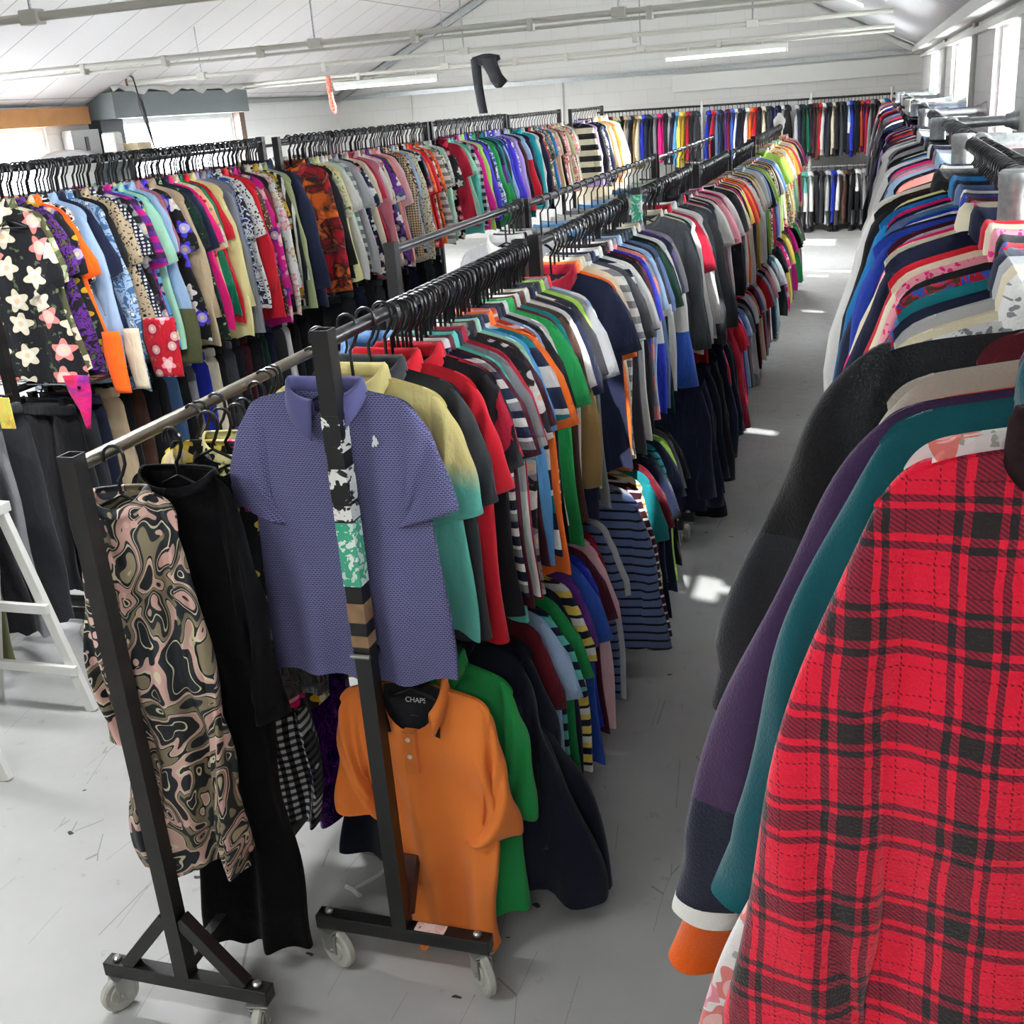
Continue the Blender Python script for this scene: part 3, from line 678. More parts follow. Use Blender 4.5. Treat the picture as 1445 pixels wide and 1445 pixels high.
def hero_cloth(name,h,bump=.5,h2=None):
    t=NT(name); v,x,y,z=t.xyz(); n=t.noise(v,8,4,.55,.3); f=t.noise(v,330,2); c=hexc(h)
    t.base(t.mix(t.math('MULTIPLY',f.outputs[0],.22),c,hexc(h2) if h2 else tuple(q*.7 for q in c[:3])+(1,))); t.set(Roughness=.9,Specular_IOR_Level=.2,Sheen_Weight=.1)
    t.bump(t.math('ADD',n.outputs[0],t.math('MULTIPLY',f.outputs[0],.05)),bump,.012); return t.m
M_weave=weave_mat(); M_pc=hero_cloth('purple_blue_collar','52527e')
PP=dict(hw=.215,L=.735,hem=.25,d=.018,fold=.009,kx=30,nw=.085,nd=.045,slope=.2,sl=dict(len=.25,out=.085,cw=.17,d=.02))
o=hero('polo_shirt',PP,5,M_weave,(-1.165,2.195,1.625),0,'purple-blue zigzag knit polo shirt hanging at the front behind the taped post','polo shirt','front aisle rack shirts',M_pc,ckind='polo')
# small white embroidered rider on the chest
m=MB(); out=[(-.004,.0),(.0,.006),(-.002,.012),(.002,.02),(.006,.021),(.006,.014),(.011,.012),(.012,.004),(.016,-.002),(.013,-.006),(.010,-.002),(.008,-.012),(.004,-.012),(.003,-.004),(-.002,-.014),(-.006,-.012)]
k=len(out); m.v=[(x,-.001,z) for x,z in out]+[(x,.001,z) for x,z in out]; m.f=[tuple(range(k)),tuple(range(k,2*k))[::-1]]+[(i,(i+1)%k,k+(i+1)%k,k+i) for i in range(k)]
e=m.obj('embroidered_logo',M_white,o); e.location=(.115,-.0265,-.115); e.scale=(.8,1,.8)
# orange polo on the lower rail
M_or=hero_cloth('orange_pique','dc7a34',.6)
PO=dict(hw=.21,L=.80,hem=.125,shift=.075,d=.032,fold=.028,kx=30,nw=.088,nd=.11,cgap=.75,slope=.24,sl=dict(len=.40,out=.055,cw=.15,d=.028,arm=.25),sl2=dict(len=.36,out=.045,cw=.15,d=.028,arm=.24),hemdrop=.02)
o=hero('polo_shirt',PO,9,M_or,(-1.08,2.275,.825),0,'orange polo shirt with open buttoned placket on the low front rail, hem near the wheels','polo shirt','front aisle rack shirts',ckind='polo')
MB().box((-.016,-.060,-.23),(.020,-.030,-.108)).obj('placket',M_or,o,False,.001)
for zz in(-.125,-.175): MB().lathe([(.0065,0),(.0065,.003)],(0,-1,0),(.002,-.060,zz),14).obj('button',simple('pearl_button','ddd2c4',.3),o)
nk=MB()
for k in range(9):
    xx=-.078+.0195*k; q=1-(xx/.082)**2
    for zz in(-.004,-.13): nk.v.append((xx,.022*q+zz*.25,zz))
nk.f=[(2*k,2*k+2,2*k+3,2*k+1) for k in range(8)]
lb=nk.obj('neck_lining',cloth('black'),o); lb.modifiers.new('t','SOLIDIFY').thickness=.002
def text(s,size,mat,parent,loc,rot,nm='label_text'):
    c=bpy.data.curves.new('t','FONT'); c.body=s; c.size=size; c.extrude=.0004; c.align_x='CENTER'; ob=bpy.data.objects.new('t',c); COL.objects.link(ob)
    dg=bpy.context.evaluated_depsgraph_get(); me=bpy.data.meshes.new_from_object(ob.evaluated_get(dg)); COL.objects.unlink(ob); bpy.data.objects.remove(ob)
    q=link(nm,me,mat,parent,loc); q.rotation_euler=rot; return q
text('CHAPS',.019,M_white,o,(0.006,.0035,-.052),(PI/2-.25,0,0)); 
def H(y,x,z,gap,lab,rz=0,w=.19): hanger(x,y,z,gap,rz,lab,None,w)
H(2.195,-1.165,1.625,.12,'black hanger inside the purple-blue zigzag polo shirt at the front'); H(2.275,-1.08,.825,.12,'black hanger inside the orange polo shirt on the low rail')
# front garments of the upper rail
hm=[('yellow polo shirt fading to mint towards its hem, behind the purple-blue polo','pale_yellow block mint mint',2.29,-1.14,'polo_shirt','polo shirt',.66,2,.245),
    ('charcoal black polo shirt between the pale yellow and bright red polos','charcoal',2.37,-1.13,'polo_shirt','polo shirt',.69,3,.245),
    ('bright red polo shirt behind the charcoal one, front aisle rack','red',2.445,-1.12,'polo_shirt','polo shirt',.73,4,.24)]
HP=dict(KP['polo']); 
for (lab,sp,y,x,nm,cat,L,sd,hw) in hm:
    P=dict(hw=.235,L=L,hem=.26,d=.02,fold=.012,kx=26,nw=.08,nd=.05,slope=.25,sl=dict(len=.28,out=.075,cw=.17,d=.022))
    if sp.startswith('pale_yellow'): 
        t=NT('yellow_to_mint'); v,xx,yy,zz=t.xyz(); n=t.noise(v,4,2); t.base(t.ramp(t.math('ADD',t.math('MULTIPLY',zz,-1),t.math('MULTIPLY',n.outputs[0],.1)),[(.25,hexc('d9cc8a')),(.31,hexc('5cae9f'))])); fab_finish(t); mt=t.m
    else: mt=hero_cloth('hero_'+sp,CN[sp])
    hero(nm,P,sd,mt,(x,y,1.635),math.radians(-4),lab,cat,'front aisle rack shirts',ckind='polo',nu=72,nv=40)
    H(y,x,1.635,.12,'black hanger inside the '+lab.split(',')[0].split(' fading')[0].split(' between')[0].split(' behind')[0]+', upper front aisle rail')
# lower rail big ones
for (lab,c,y,x,L,hem,sd,long_) in [('green polo shirt directly behind the orange one on the low rail','green',2.39,-1.06,.78,.2,6,.4),
      ('very long navy sweatshirt whose hem spreads to the floor, low front rail','navy',2.52,-1.07,.77,.43,7,.0),
      ('second long navy sweatshirt behind the floor length navy one, low front rail','navy',2.60,-1.07,.78,.44,8,.0)]:
    P=dict(hw=.225,L=L,hem=hem,d=.03,fold=.02,kx=22,nw=.08,nd=.05,slope=.26,sl=dict(len=.40 if long_ else .58,out=.05 if long_ else .10,cw=.15 if long_ else .10,d=.028,arm=.24))
    if hem>.3: P['d']=.045
    hero('polo_shirt' if long_ else 'sweatshirt',P,sd,hero_cloth('hero_'+c+str(sd),'0f1322' if c=='navy' else '1f8a44'),(x,y,.845),math.radians(-6),lab,'polo shirt' if long_ else 'sweatshirt','front aisle rack shirts',ckind='polo' if long_ else 'rib',nu=80,nv=40)
    H(y,x,.845,.1,'black hanger inside the '+' '.join(lab.split()[:5])+', low front rail')

# ---- dresses on the low front rack
def dress(lab,mat,y,x,z,P,sd,rz=0,cat='dress',nm='dress',ck='rib'):
    hero(nm,P,sd,mat,(x,y,z),rz,lab,cat,'dresses on the low front rack',ckind=ck,nu=90,nv=60); H(y,x,z,1.535-z,'black hanger inside the '+' '.join(lab.split()[:6])+', low front rack',rz,P['hw']*.85)
def paisley_mat():
    t=NT('paisley_silk'); v,x,y,z=t.xyz(); n=t.noise(v,5.2,1.2,.5,1.4); s=n.outputs[0]
    g=t.math('FRACT',t.math('MULTIPLY',s,9)); n2=t.noise(v,4,1); 
    big=t.ramp(s,[(0,hexc('1c2226')),(.40,hexc('c9a296')),(.46,hexc('82785e')),(.50,hexc('20262a')),(.58,hexc('c49c90')),(.64,hexc('24282c')),(.7,hexc('a89a7c'))],'CONSTANT')
    line=t.math('LESS_THAN',g,.13); line2=t.math('GREATER_THAN',g,.9)
    c=t.mix(line,big,hexc('15181c')); c=t.mix(line2,c,hexc('cdc3a4'))
    vo=t.n('ShaderNodeTexVoronoi'); vo.inputs['Scale'].default_value=28; t.link(v,vo.inputs['Vector']); dots=t.math('MULTIPLY',t.math('LESS_THAN',vo.outputs['Distance'],.3),t.math('GREATER_THAN',n2.outputs[0],.55)); c=t.mix(dots,c,hexc('d8b0a4'))
    t.base(c); t.set(Roughness=.55,Specular_IOR_Level=.4); return t.m
M_pais=paisley_mat()
dress('cream, pink and dark paisley silk dress with long trailing sleeves',M_pais,1.955,-1.585,1.45,dict(hw=.12,L=1.02,hem=.14,d=.03,fold=.03,kx=50,nw=.06,nd=.03,slope=.5,sl=dict(len=.95,out=.03,cw=.07,d=.03),sl2=dict(len=.60,out=.045,cw=.08,d=.03)),21,math.radians(12))
t=NT('black_velvet'); t.base(hexc('050507')); t.set(Roughness=.8,Sheen_Weight=.03,Specular_IOR_Level=.1); v=t.xyz()[0]; n=t.noise(v,12,4); t.bump(n.outputs[0],.5,.02); M_velvet=t.m
dress('long black velvet dress with a plain round neck',M_velvet,2.10,-1.53,1.45,dict(hw=.145,L=1.37,hem=.15,d=.045,fold=.022,kx=30,nw=.10,nd=.03,slope=.35,sl=dict(len=.62,out=.05,cw=.08,d=.03)),22,math.radians(-4))
dress('black dress with yellow, pink and lilac flowers showing above the velvet one',cloth('black floral yellow hot_pink'),2.24,-1.52,1.47,dict(hw=.15,L=.62,hem=.16,d=.03,fold=.018,kx=36,nw=.11,nd=.08,slope=.3,sl=dict(len=.2,out=.04,cw=.13)),23)
dress('yellow floral sundress with black leaves beside the purple-blue polo shirt',cloth('pale_yellow floral lime black'),2.31,-1.48,1.475,dict(hw=.16,L=.6,hem=.16,d=.03,fold=.018,kx=36,nw=.10,nd=.04,slope=.3,sl=dict(len=.2,out=.04,cw=.13)),24)
dress('glossy black satin blouse draped behind the velvet dress',cloth('black shine'),2.27,-1.50,1.42,dict(hw=.14,L=.62,hem=.2,d=.035,fold=.025,kx=30,nw=.08,nd=.06,slope=.35,sl=dict(len=.6,out=.04,cw=.1)),25,0,'blouse','blouse','polo')
def ging_mat():
    t=NT('gingham'); v,x,y,z=t.xyz(); per=.024
    a=t.math('LESS_THAN',t.math('FRACT',t.math('MULTIPLY',t.math('ADD',x,5),1/per)),.5); b=t.math('LESS_THAN',t.math('FRACT',t.math('MULTIPLY',t.math('ADD',z,5),1/per)),.5)
    s=t.math('ADD',a,b); c=t.mix(t.math('GREATER_THAN',s,.5),hexc('e8e8e4'),hexc('45464a')); c=t.mix(t.math('GREATER_THAN',s,1.5),c,hexc('0c0c0e')); t.base(c); fab_finish(t); return t.m
PG=dict(hw=.16,L=1.16,hem=.16,d=.05,fold=.03,kx=40,nw=.08,nd=.06,slope=.3,sl=dict(len=.2,out=.04,cw=.13))
dress('black and white gingham dress hanging beside the shiny purple one',ging_mat(),2.41,-1.60,1.42,dict(PG,hw=.12,hem=.135,d=.06),26)
PG=dict(PG,L=1.2,hem=.19)
t=NT('purple_foil'); v,x,y,z=t.xyz(); n=t.noise(v,7,4,.6,1); t.base(t.ramp(n.outputs[0],[(.35,hexc('2a1060')),(.5,hexc('6a1486')),(.62,hexc('1a1c64'))])); t.set(Roughness=.2,Metallic=.75); n2=t.noise(v,22,4,.6,1); t.bump(n2.outputs[0],.9,.03); 
dress('shiny metallic purple dress behind the gingham one',t.m,2.53,-1.55,1.42,dict(PG,hw=.13,hem=.15,d=.05),27)
dress('mustard yellow dress just behind the shiny purple one',cloth('mustard'),2.9,-1.53,1.42,dict(PG,L=.95),28)
dress('black tunic with olive and pink flowers peeking past the polo shirt',cloth('black floral mustard hot_pink'),2.36,-1.49,1.42,dict(PG,L=.72,hw=.13,hem=.13,d=.03),29)
dress('navy dress with white polka dots towards the far end',cloth('navy dots white'),3.05,-1.62,1.42,dict(PG,L=.9),30)
dress('denim shirt at the far end of the low rack',cloth('denim'),3.40,-1.60,1.46,dict(hw=.23,L=.7,hem=.25,d=.03,fold=.012,nw=.08,nd=.05,slope=.25,sl=dict(len=.56,out=.05,cw=.11)),31,0,'shirt','shirt','lapel')
# a few bare hangers on the brushed rail
for k,(y,rz) in enumerate([(2.3,-.1),(2.33,.15),(2.66,.1),(2.69,.3),(2.72,-.2),(2.95,.1),(2.98,.2),(3.15,0)]):
    hanger(-1.6,y,1.42,.115,rz,'empty black hanger on the brushed steel rail of the low front rack','empty hangers on the low front rack')

# ---- aisle racks, upper and lower rails
G='shirts on the aisle racks'
row("black polo|crimson polo|navy stripe white grey polo|burgundy polo|aqua polo|grey block light_grey white polo|crimson polo|black floral white grey polo|maroon polo|mint polo|sky_blue polo|navy wide white teal polo|orange polo|pink polo|rust thin white polo|light_blue polo|black polo|white polo|green polo|dark_red polo|teal polo|brown polo|white polo|cream wide beige polo|navy polo|tan sweater|white stripe navy polo|charcoal polo|lime polo|grey polo|light_blue stripe white polo".split('|'),
    -1.10,2.51,3.58,1.745,.115,'front aisle rack',G,1,-4,scx=1.06)
row("navy polo|orange polo|cream polo|cream polo|white stripe grey polo|dark_grey polo|navy stripe white polo|white polo|black polo|burgundy polo|royal_blue polo|grey wide salmon polo|navy polo|light_blue polo|charcoal block white royal_blue polo|slate_blue polo|dark_green polo|black polo|white polo|navy block white blue sweater|purple polo|grey polo".split('|'),
    -1.08,3.80,5.15,1.745,.115,'second aisle rack',G,1,-4,scx=1.06)
row("dark_grey sweater|cream shirt|dark_green sweater|white sweater|crimson polo|light_grey sweater|white shirt|navy sweater|dark_grey sweater|charcoal jacket|light_grey sweater|red polo|navy shirt|cream sweater|black sweater|white tee|burgundy sweater|pink tee|grey sweater|black tee|hot_pink tee|white tee".split('|'),
    -1.05,5.42,6.92,1.76,.115,'third aisle rack',G,1,-3,scx=1.05)
row("black tee|white tee|cream tee|navy tee|hot_pink tee|black tee|yellow tee|navy tee|white tee|red tee|orange tee|black tee|yellow tee|red tee|white tee|black print white grey tee|white print red blue tee|navy tee|grey tee|cream tee|black tee|gold tee|white tee|charcoal tee".split('|'),
    -1.02,7.13,8.53,1.745,.115,'fourth aisle rack',G,1,-2)
row("white tee|light_blue tee|navy tee|white tee|charcoal tee|lime tee|black tee|grey tee|white print black red tee|yellow tee|red tee|navy tee|cream tee|black tee|white tee|purple tee|light_grey tee|sky_blue tee|black tee|cream tee".split('|'),
    -1.0,8.76,10.15,1.74,.115,'fifth aisle rack',G,1,-2)
row("lime tee|white floral pink red blouse|yellow tee|cream print olive salmon blouse|white tee|salmon blouse|pale_yellow blouse|black floral white lime blouse|orange tee|white floral orange lime blouse|gold tee|red tee|white tee|mint blouse|pink tee|cream tee|yellow tee|black tee|rust tee|white tee|magenta tee|peach blouse|sage tee|cream floral red mustard blouse".split('|'),
    -.98,10.45,13.2,1.76,.115,'far aisle rack',G,0,-2)
row("dark_red polo|light_blue polo|aqua stripe navy polo|green polo|navy polo|yellow stripe navy white polo|purple polo|blue polo|royal_blue polo|burgundy polo|pale_pink polo|white thin navy polo|crimson polo|slate_blue thin black polo|light_grey polo".split('|'),
    -1.07,2.68,3.58,.94,.1,'lower front rail',G,1,-5,scx=1.08)
row("slate_blue thin black sweater|grey polo|maroon thin white sweater|cream thin mustard sweater|teal polo|dark_red polo|navy polo|dark_green polo|teal thin navy polo|navy polo|lime polo|dark_grey polo|black polo".split('|'),
    -1.04,3.76,4.75,.94,.1,'lower second rail',G,1,-5,scx=1.1)
row("navy sweater|navy sweater|black robe|navy shirt|black sweater|dark_green sweater|navy sweater|red sweater|navy sweater|black sweater|crimson sweater".split('|'),
    -1.03,5.4,6.9,.99,.1,'lower third rail',G,1,-3,sc=1.12)
row("red child_tee|hot_pink child_tee|white child_tee|blue child_tee|light_blue child_tee|black child_tee|grey child_tee|charcoal child_tee|navy child_tee|pale_pink child_tee|light_blue child_tee|white child_tee|red child_tee|salmon child_tee|black child_tee|crimson child_tee|blue child_tee|cream child_tee".split('|'),
    -.97,7.13,8.5,.94,.1,'lower fourth rail',G,1,-3,sc=1.25)
row("cream child_tee|red tee|light_blue tee|black tee|pink tee|dark_red tee|white tee|navy tee|grey tee|teal tee|white tee".split('|'),
    -1.0,8.75,10.1,.94,.1,'lower fifth rail',G,0,-3)
row("black blouse|hot_pink floral white lilac blouse|navy blouse|yellow blouse|olive blouse|magenta blouse|black tee|green blouse|pink floral lilac white blouse|grey tee".split('|'),
    -.97,10.5,13.1,.94,.1,'lower far rail',G,0,-3)
# inner row (mostly only tops visible)
row("light_grey polo|navy shirt|white shirt|white plaid black grey shirt|black plaid white grey shirt".split('|'),-1.60,4.93,5.22,1.745,.13,'inner middle rack',G,1,0)
row("navy plaid white grey shirt|sky_blue shirt|light_blue shirt|yellow stripe white black shirt|white shirt|grey shirt|light_grey shirt|sky_blue shirt|black sweater|light_blue shirt|cream shirt|white shirt|grey sweater|denim shirt|light_grey shirt|charcoal sweater|white shirt|mint shirt|cream shirt|dark_grey shirt".split('|'),-1.60,5.45,8.7,1.735,.16,'second inner rack',G,0,0)
row("black sweater|white shirt|grey shirt|cream shirt|dark_grey jacket|light_grey shirt|black jacket|tan shirt|white shirt|charcoal sweater|grey shirt|black sweater".split('|'),-1.60,9.2,12.2,1.72,.2,'far inner rack',G,0,0)
# ---- left row
XLr=-3.65
Lr=[(3.92,6.46,2.13,'nearest left black rack of patterned blouses'),(6.66,9.30,2.12,'second left black rack, starting with an orange tie-dye blouse'),(9.40,11.55,2.12,'third left black rack holding bright windbreakers'),(11.65,13.75,2.11,'fourth left black rack of pale printed blouses'),(14.3,16.1,2.10,'farthest left black rack with a broad striped sweater')]
for a,b,z,l in Lr: rack(XLr,a,b,z,l,low=1.16,foot=.3)
GL='garments on the left racks'
row(("black floral salmon cream big blouse|olive floral cream sage blouse|black print purple olive blouse|black floral mustard purple blouse|bright_orange blouse|black print white grey blouse|light_blue shirt|navy blouse|denim print light_blue white shirt|black blouse|beige spots black blouse|navy dots white blouse|black floral plum grey blouse|purple stripe magenta plum blouse|sky_blue floral yellow navy blouse|mint blouse|turquoise floral blue teal blouse|light_blue blouse|dusty_rose blouse|black floral violet white blouse|beige shirt|dark_green print black sage blouse|navy blouse|hot_pink blouse|peach floral cream red blouse|emerald blouse|red blouse|pale_yellow shirt|lilac blouse|grey shirt|slate_blue shirt|navy print white blue blouse|white spots black blouse|red shirt|brown spots beige blouse|magenta floral purple pink shirt|dark_red blouse|black shirt|white floral pink beige shirt|black print cream gold shirt|mustard floral brown black blouse|black vstripe white shirt|sage shirt|navy jacket").replace('cream_big','cream').split('|'),
    XLr,4.0,6.40,2.10,.15,'nearest left rack',GL,1,3,scx=1.12,sc=1.04,zs=1.1)
row("black tiedye orange red shirt|black shirt|sage print cream olive blouse|pale_yellow blouse|white blouse|mint floral cream sage blouse|grey stripe white blouse|light_grey blouse|navy floral white salmon blouse|cream blouse|crimson blouse|dusty_rose shirt|white blouse|cream floral dusty_rose pink blouse|purple floral white black blouse|emerald floral black white blouse|salmon blouse|pale_pink blouse|navy blouse|beige dots brown shirt|brown print cream rust blouse|light_blue blouse|cream spots brown shirt|black floral red white blouse|sky_blue tiedye blue white blouse|orange tiedye red salmon blouse|red blouse|black check white blouse|rust print orange black blouse|white stripe grey blouse|cream print black tan blouse|mint shirt|white spots grey blouse|black floral white red blouse".split('|'),
    XLr,6.76,9.24,2.09,.15,'second left rack',GL,1,3,scx=1.12,sc=1.04,zs=1.1)
row("crimson blouse|mint blouse|aqua shirt|black check white shirt|magenta jacket|white jacket|lime jacket|violet jacket|navy jacket|blue print white teal jacket|green jacket|navy block purple green jacket|burgundy jacket|teal jacket|charcoal jacket|light_blue jacket|royal_blue jacket|navy print white grey jacket|violet jacket|white print blue red jacket|lilac jacket|slate_blue jacket|maroon jacket|light_blue block red red jacket|teal floral black cream shirt|green shirt|navy jacket".split('|'),
    XLr,9.47,11.5,2.09,.15,'third left rack',GL,1,3,scx=1.1,sc=1.05)
row("turquoise shirt|white shirt|navy shirt|red shirt|cream camo olive brown shirt|grey print black blue blouse|olive print cream gold blouse|bright_blue blouse|pink floral red cream blouse|beige blouse|black blouse|cream print red black blouse|pale_pink floral red mint blouse|sage blouse|salmon print white red blouse|beige print brown black blouse|white floral pink sage blouse|khaki blouse".split('|'),
    XLr,11.72,13.7,2.08,.15,'fourth left rack',GL,0,3,scx=1.1,sc=1.05)
row("cream wide black sweater|lilac shirt|black sweater|light_grey print black blue shirt|navy jacket|yellow print white black shirt|beige jacket|orange jacket|white jacket|cream coat|green jacket".split('|'),
    XLr,14.4,16.05,2.07,.15,'farthest left rack',GL,0,2,scx=1.1,sc=1.1)
# extra hangers packed on the left rails
for (a,b,nm,nn) in((4.0,6.3,'nearest left rack',26),(6.8,9.2,'second left rack',26),(9.5,11.5,'third left rack',16)):
    for i in range(nn): hanger(XLr,a+(b-a)*(i+R_.random()*.6)/nn,1.95,.15,R_.uniform(-.1,.1),f'spare black hanger squeezed between blouses on the {nm}',f'spare hangers on the {nm}')
for i in range(24): hanger(-1.12,2.5+1.08*(i+R_.random()*.5)/24,1.63,.115,R_.uniform(-.08,.08),'spare black hanger squeezed between polo shirts on the front aisle rack','spare hangers on the front aisle rack')
# trousers
def trousers_parts(seed,L=1.0):
    P=dict(hw=.10,L=L,hem=.085,d=.022,slope=0,nw=.02,nd=0,fold=.012,kx=30)
    a=body_mesh(P,seed,20,12); b=body_mesh(P,seed+3,20,12); V=[(x-.075-.03*min(1,-z),y,z) for x,y,z in a[0]]; k=len(V); V+=[(x+.075+.03*min(1,-z),y+.01,z) for x,y,z in b[0]]
    F=list(a[1])+[tuple(i+k for i in f) for f in b[1]]
    w=MB().lathe([(1,-.0),(1.02,-.01),(1.02,-.035),(1,-.045)],(0,0,1),(0,0,0),24); W=[(x*.17,y*.026,z+.045) for x,y,z in w.v]
    return mesh('trousers',V,F),mesh('waistband',W,w.f)
TP=[trousers_parts(s,.9+.04*s) for s in range(3)]
def clip_hanger_mesh():
    m=MB(); r=.0235; g=.1
    m.tube([(-r,0,g-.012)]+[(r*math.cos(a),0,g+r*math.sin(a)) for a in [PI*(1-i/7) for i in range(8)]]+[(r,0,g-.02),(0,0,g-.05),(0,0,.03)],.004,6,True,1.2).tube([(-.16,0,.03),(.16,0,.03)],.005,6)
    for x in(-.13,.13): m.box((x-.014,-.018,-.02),(x+.014,.018,.035))
    return m.mesh('clip_hanger',True)
CH=clip_hanger_mesh()
def trouser_row(cols,x,y0,y1,zb,place,grp,adj='hanging'):
    n=len(cols)
    for i,c in enumerate(cols):
        y=y0+(y1-y0)*(i+.5)/n; a=disp(cols[i-1].split()[0]) if i else None; b=disp(cols[i+1].split()[0]) if i<n-1 else None; d=disp(c.split()[0]); t=TP[i%3]; rz=math.radians(R_.uniform(-9,9))
        lab=uniq([f"{d} trousers, {place}, between the {a or 'post and'} {'' if not a else 'and'} {b or 'post'} pairs".replace('  ',' '),f"{d} trousers, {place}, just behind the {a} pair",f"{d} trousers, {place}, just before the {b} pair",f"{d} trousers, {place}, behind {disp(cols[i-2].split()[0])} then {a}",f"{['first','second','third','fourth','fifth','sixth','seventh','eighth'][min(7,sum(1 for q in cols[:i] if q==c))]} {d} trousers from the near end, {place}"])
        if lab is None: lab=f"{d} trousers on {place}"; print('DUPT',lab)
        o=link('trousers',t[0],cloth(c),None,(x,y,zb-.145)); o.rotation_euler[2]=rz; o.scale=(1.1,1.1,R_.uniform(.97,1.03)); tag(o,lab,'trousers',grp); link('waistband',t[1],cloth(c),o)
        h=link('clip_hanger',CH,M_plastic,None,(x,y,zb-.1),rz); tag(h,f"black clip hanger holding the {' '.join(lab.split(',')[0].split()[-3:])}, {place}, {('by '+(a or b or 'the post'))}",'hanger','clip hangers '+place)
trouser_row("black|charcoal|navy|beige|black|brown|black|charcoal|denim|black|grey|royal_blue|cream|black|dark_grey|black|maroon|black|dark_green|navy|charcoal|white|black|black".split('|'),XLr+.02,4.02,6.35,1.16,'under nearest left rack','trousers under the left racks')
trouser_row("black|charcoal|navy|black|dark_grey|black|brown|black|navy|black|charcoal|black".split('|'),XLr+.02,6.8,8.9,1.16,'under second left rack','trousers under the left racks')
# rack with grey trousers at the extreme left edge of the picture
rack(XLr-.0,2.1,3.80,1.30,'short black trouser rack at the extreme left edge',low=None,foot=.3)
trouser_row("black|dark_grey|olive|black|grey|charcoal".split('|'),XLr+.05,3.0,3.76,1.27,'left edge rack','trousers on the left edge rack')
# wire shelf and price tickets
r=empty('wire_shelf',(XLr,3.95,1.17)); tag(r,'black wire shelf below the floral blouse on the nearest left rack','wire shelf')
m=MB()
for i in range(14): m.tube([(-.28,.06+.05*i,0),(.34,.06+.05*i,0)],.003,5)
m.obj('wires',M_galv,r); MB().tube([(.34,0,0),(.34,.8,0)],.008,8).tube([(-.28,0,0),(-.28,.8,0)],.008,8).obj('frame',M_black,r)
o=MB().box((0,-.002,0),(.07,.002,.13)).obj('price_card',cloth('yellow tiedye lime gold'),None,False,0,(-3.37,3.52,1.11)); tag(o,'yellow and green price card at the left edge above the grey trousers','price card')
# scarf peeking under the floral blouse
o=strip([(0,0,.07),(.01,-.08,.06),(.02,-.16,.03),(.02,-.24,.008)],0,0,cloth('hot_pink tiedye purple red'),'silk_scarf',None,(-3.33,3.97,1.22)); tag(o,'pink and purple silk scarf point hanging below the black floral blouse','scarf')
for k,(x,y,z,w,c,l) in enumerate([(-3.27,4.18,1.27,.05,'bright_orange','orange cloth hem hanging below the olive floral blouse'),(-3.25,4.30,1.26,.045,'cream','cream cloth hem beside the orange one under the nearest left rack'),(-3.2,4.45,1.28,.09,'red floral crimson pink','red embroidered scarf draped under the nearest left rack'),(-3.45,4.9,1.24,.16,'olive','olive folded cloth hanging under the nearest left rack')]):
    o=strip([(0,.1,w),(.0,0,w*1.1),(.01,-.1,w),(.02,-.18,w*.9)],0,0,cloth(c),'hanging_cloth',None,(x,y,z)); tag(o,l,'cloth')
# ---- white trestle at the left
r=empty('trestle',(-3.21,3.22,0)); tag(r,'white painted wooden trestle standing at the lower left','trestle')
for yy in(0,-.5):
    for s in(-1,1): MB().bar((s*.24,yy,0),(s*.02,yy,.88),.045,.028,(0,1,0)).obj('leg',M_white,r,False,.003)
    for zz in(.19,.46): wdt=.24-.25*zz; MB().box((-wdt-.03,yy-.03,zz-.02),(wdt+.03,yy-.008,zz+.02)).obj('rung',M_white,r,False,.002)
MB().box((-.05,-.56,.86),(.05,.03,.9)).obj('top_beam',M_white,r,False,.003)
# ---- back rack row behind the left racks
rack(-6.0,8.4,12.2,2.02,'low steel rack of grey clothes standing behind the left racks',foot=.3)
row("light_grey shirt|grey print white black shirt|light_grey print white grey blouse|white print grey black blouse|grey blouse|white blouse|light_grey dots black blouse|grey shirt".split('|'),-6.0,8.5,12.1,1.99,.15,'rear left rack',GL,0,0)

# ---- rail along the right wall
XB=.37; ZB=1.95
r=empty('wall_garment_rail',(XB,0,0)); tag(r,'galvanised tube garment rail with clamps bracketed to the right wall','garment rail')
MB().tube([(0,.7,ZB),(0,18.4,ZB)],.021,16).obj('rail',M_rail,r,True)
for i,y in enumerate([1.0,2.75,4.45,6.2,7.95,9.7,11.4,13.1,14.9,16.6]):
    MB().tube([(-.06,y,.02),(-.06,y,ZB-.03)],.027,14).obj('upright',M_galv,r,True)
    MB().lathe([(.045,.0),(.05,.01),(.022,.012)],(0,0,1),(-.06,y,0),16).obj('foot_flange',M_galv,r,True)
    MB().lathe([(.033,-.085),(.038,-.08),(.038,-.01),(.041,.0),(.041,.03),(.034,.036)],(0,0,1),(-.06,y,ZB),18).obj('clamp',M_galv,r,True)
    MB().lathe([(.032,-.04),(.036,-.034),(.036,.034),(.032,.04)],(0,1,0),(0,y,ZB),18).tube([(-.07,y,ZB),(.08,y,ZB)],.033,16).obj('clamp_sleeve',M_galv,r,True)
    MB().tube([(.0,y+.02,ZB),(XR-XB-.01,y+.02,ZB)],.026,14).obj('wall_bracket',M_galv,r,True)
    MB().lathe([(.032,-.06),(.036,-.04),(.052,-.012),(.053,0)],(1,0,0),(XR-XB,y+.02,ZB),20).obj('wall_flange',M_galv,r,True)
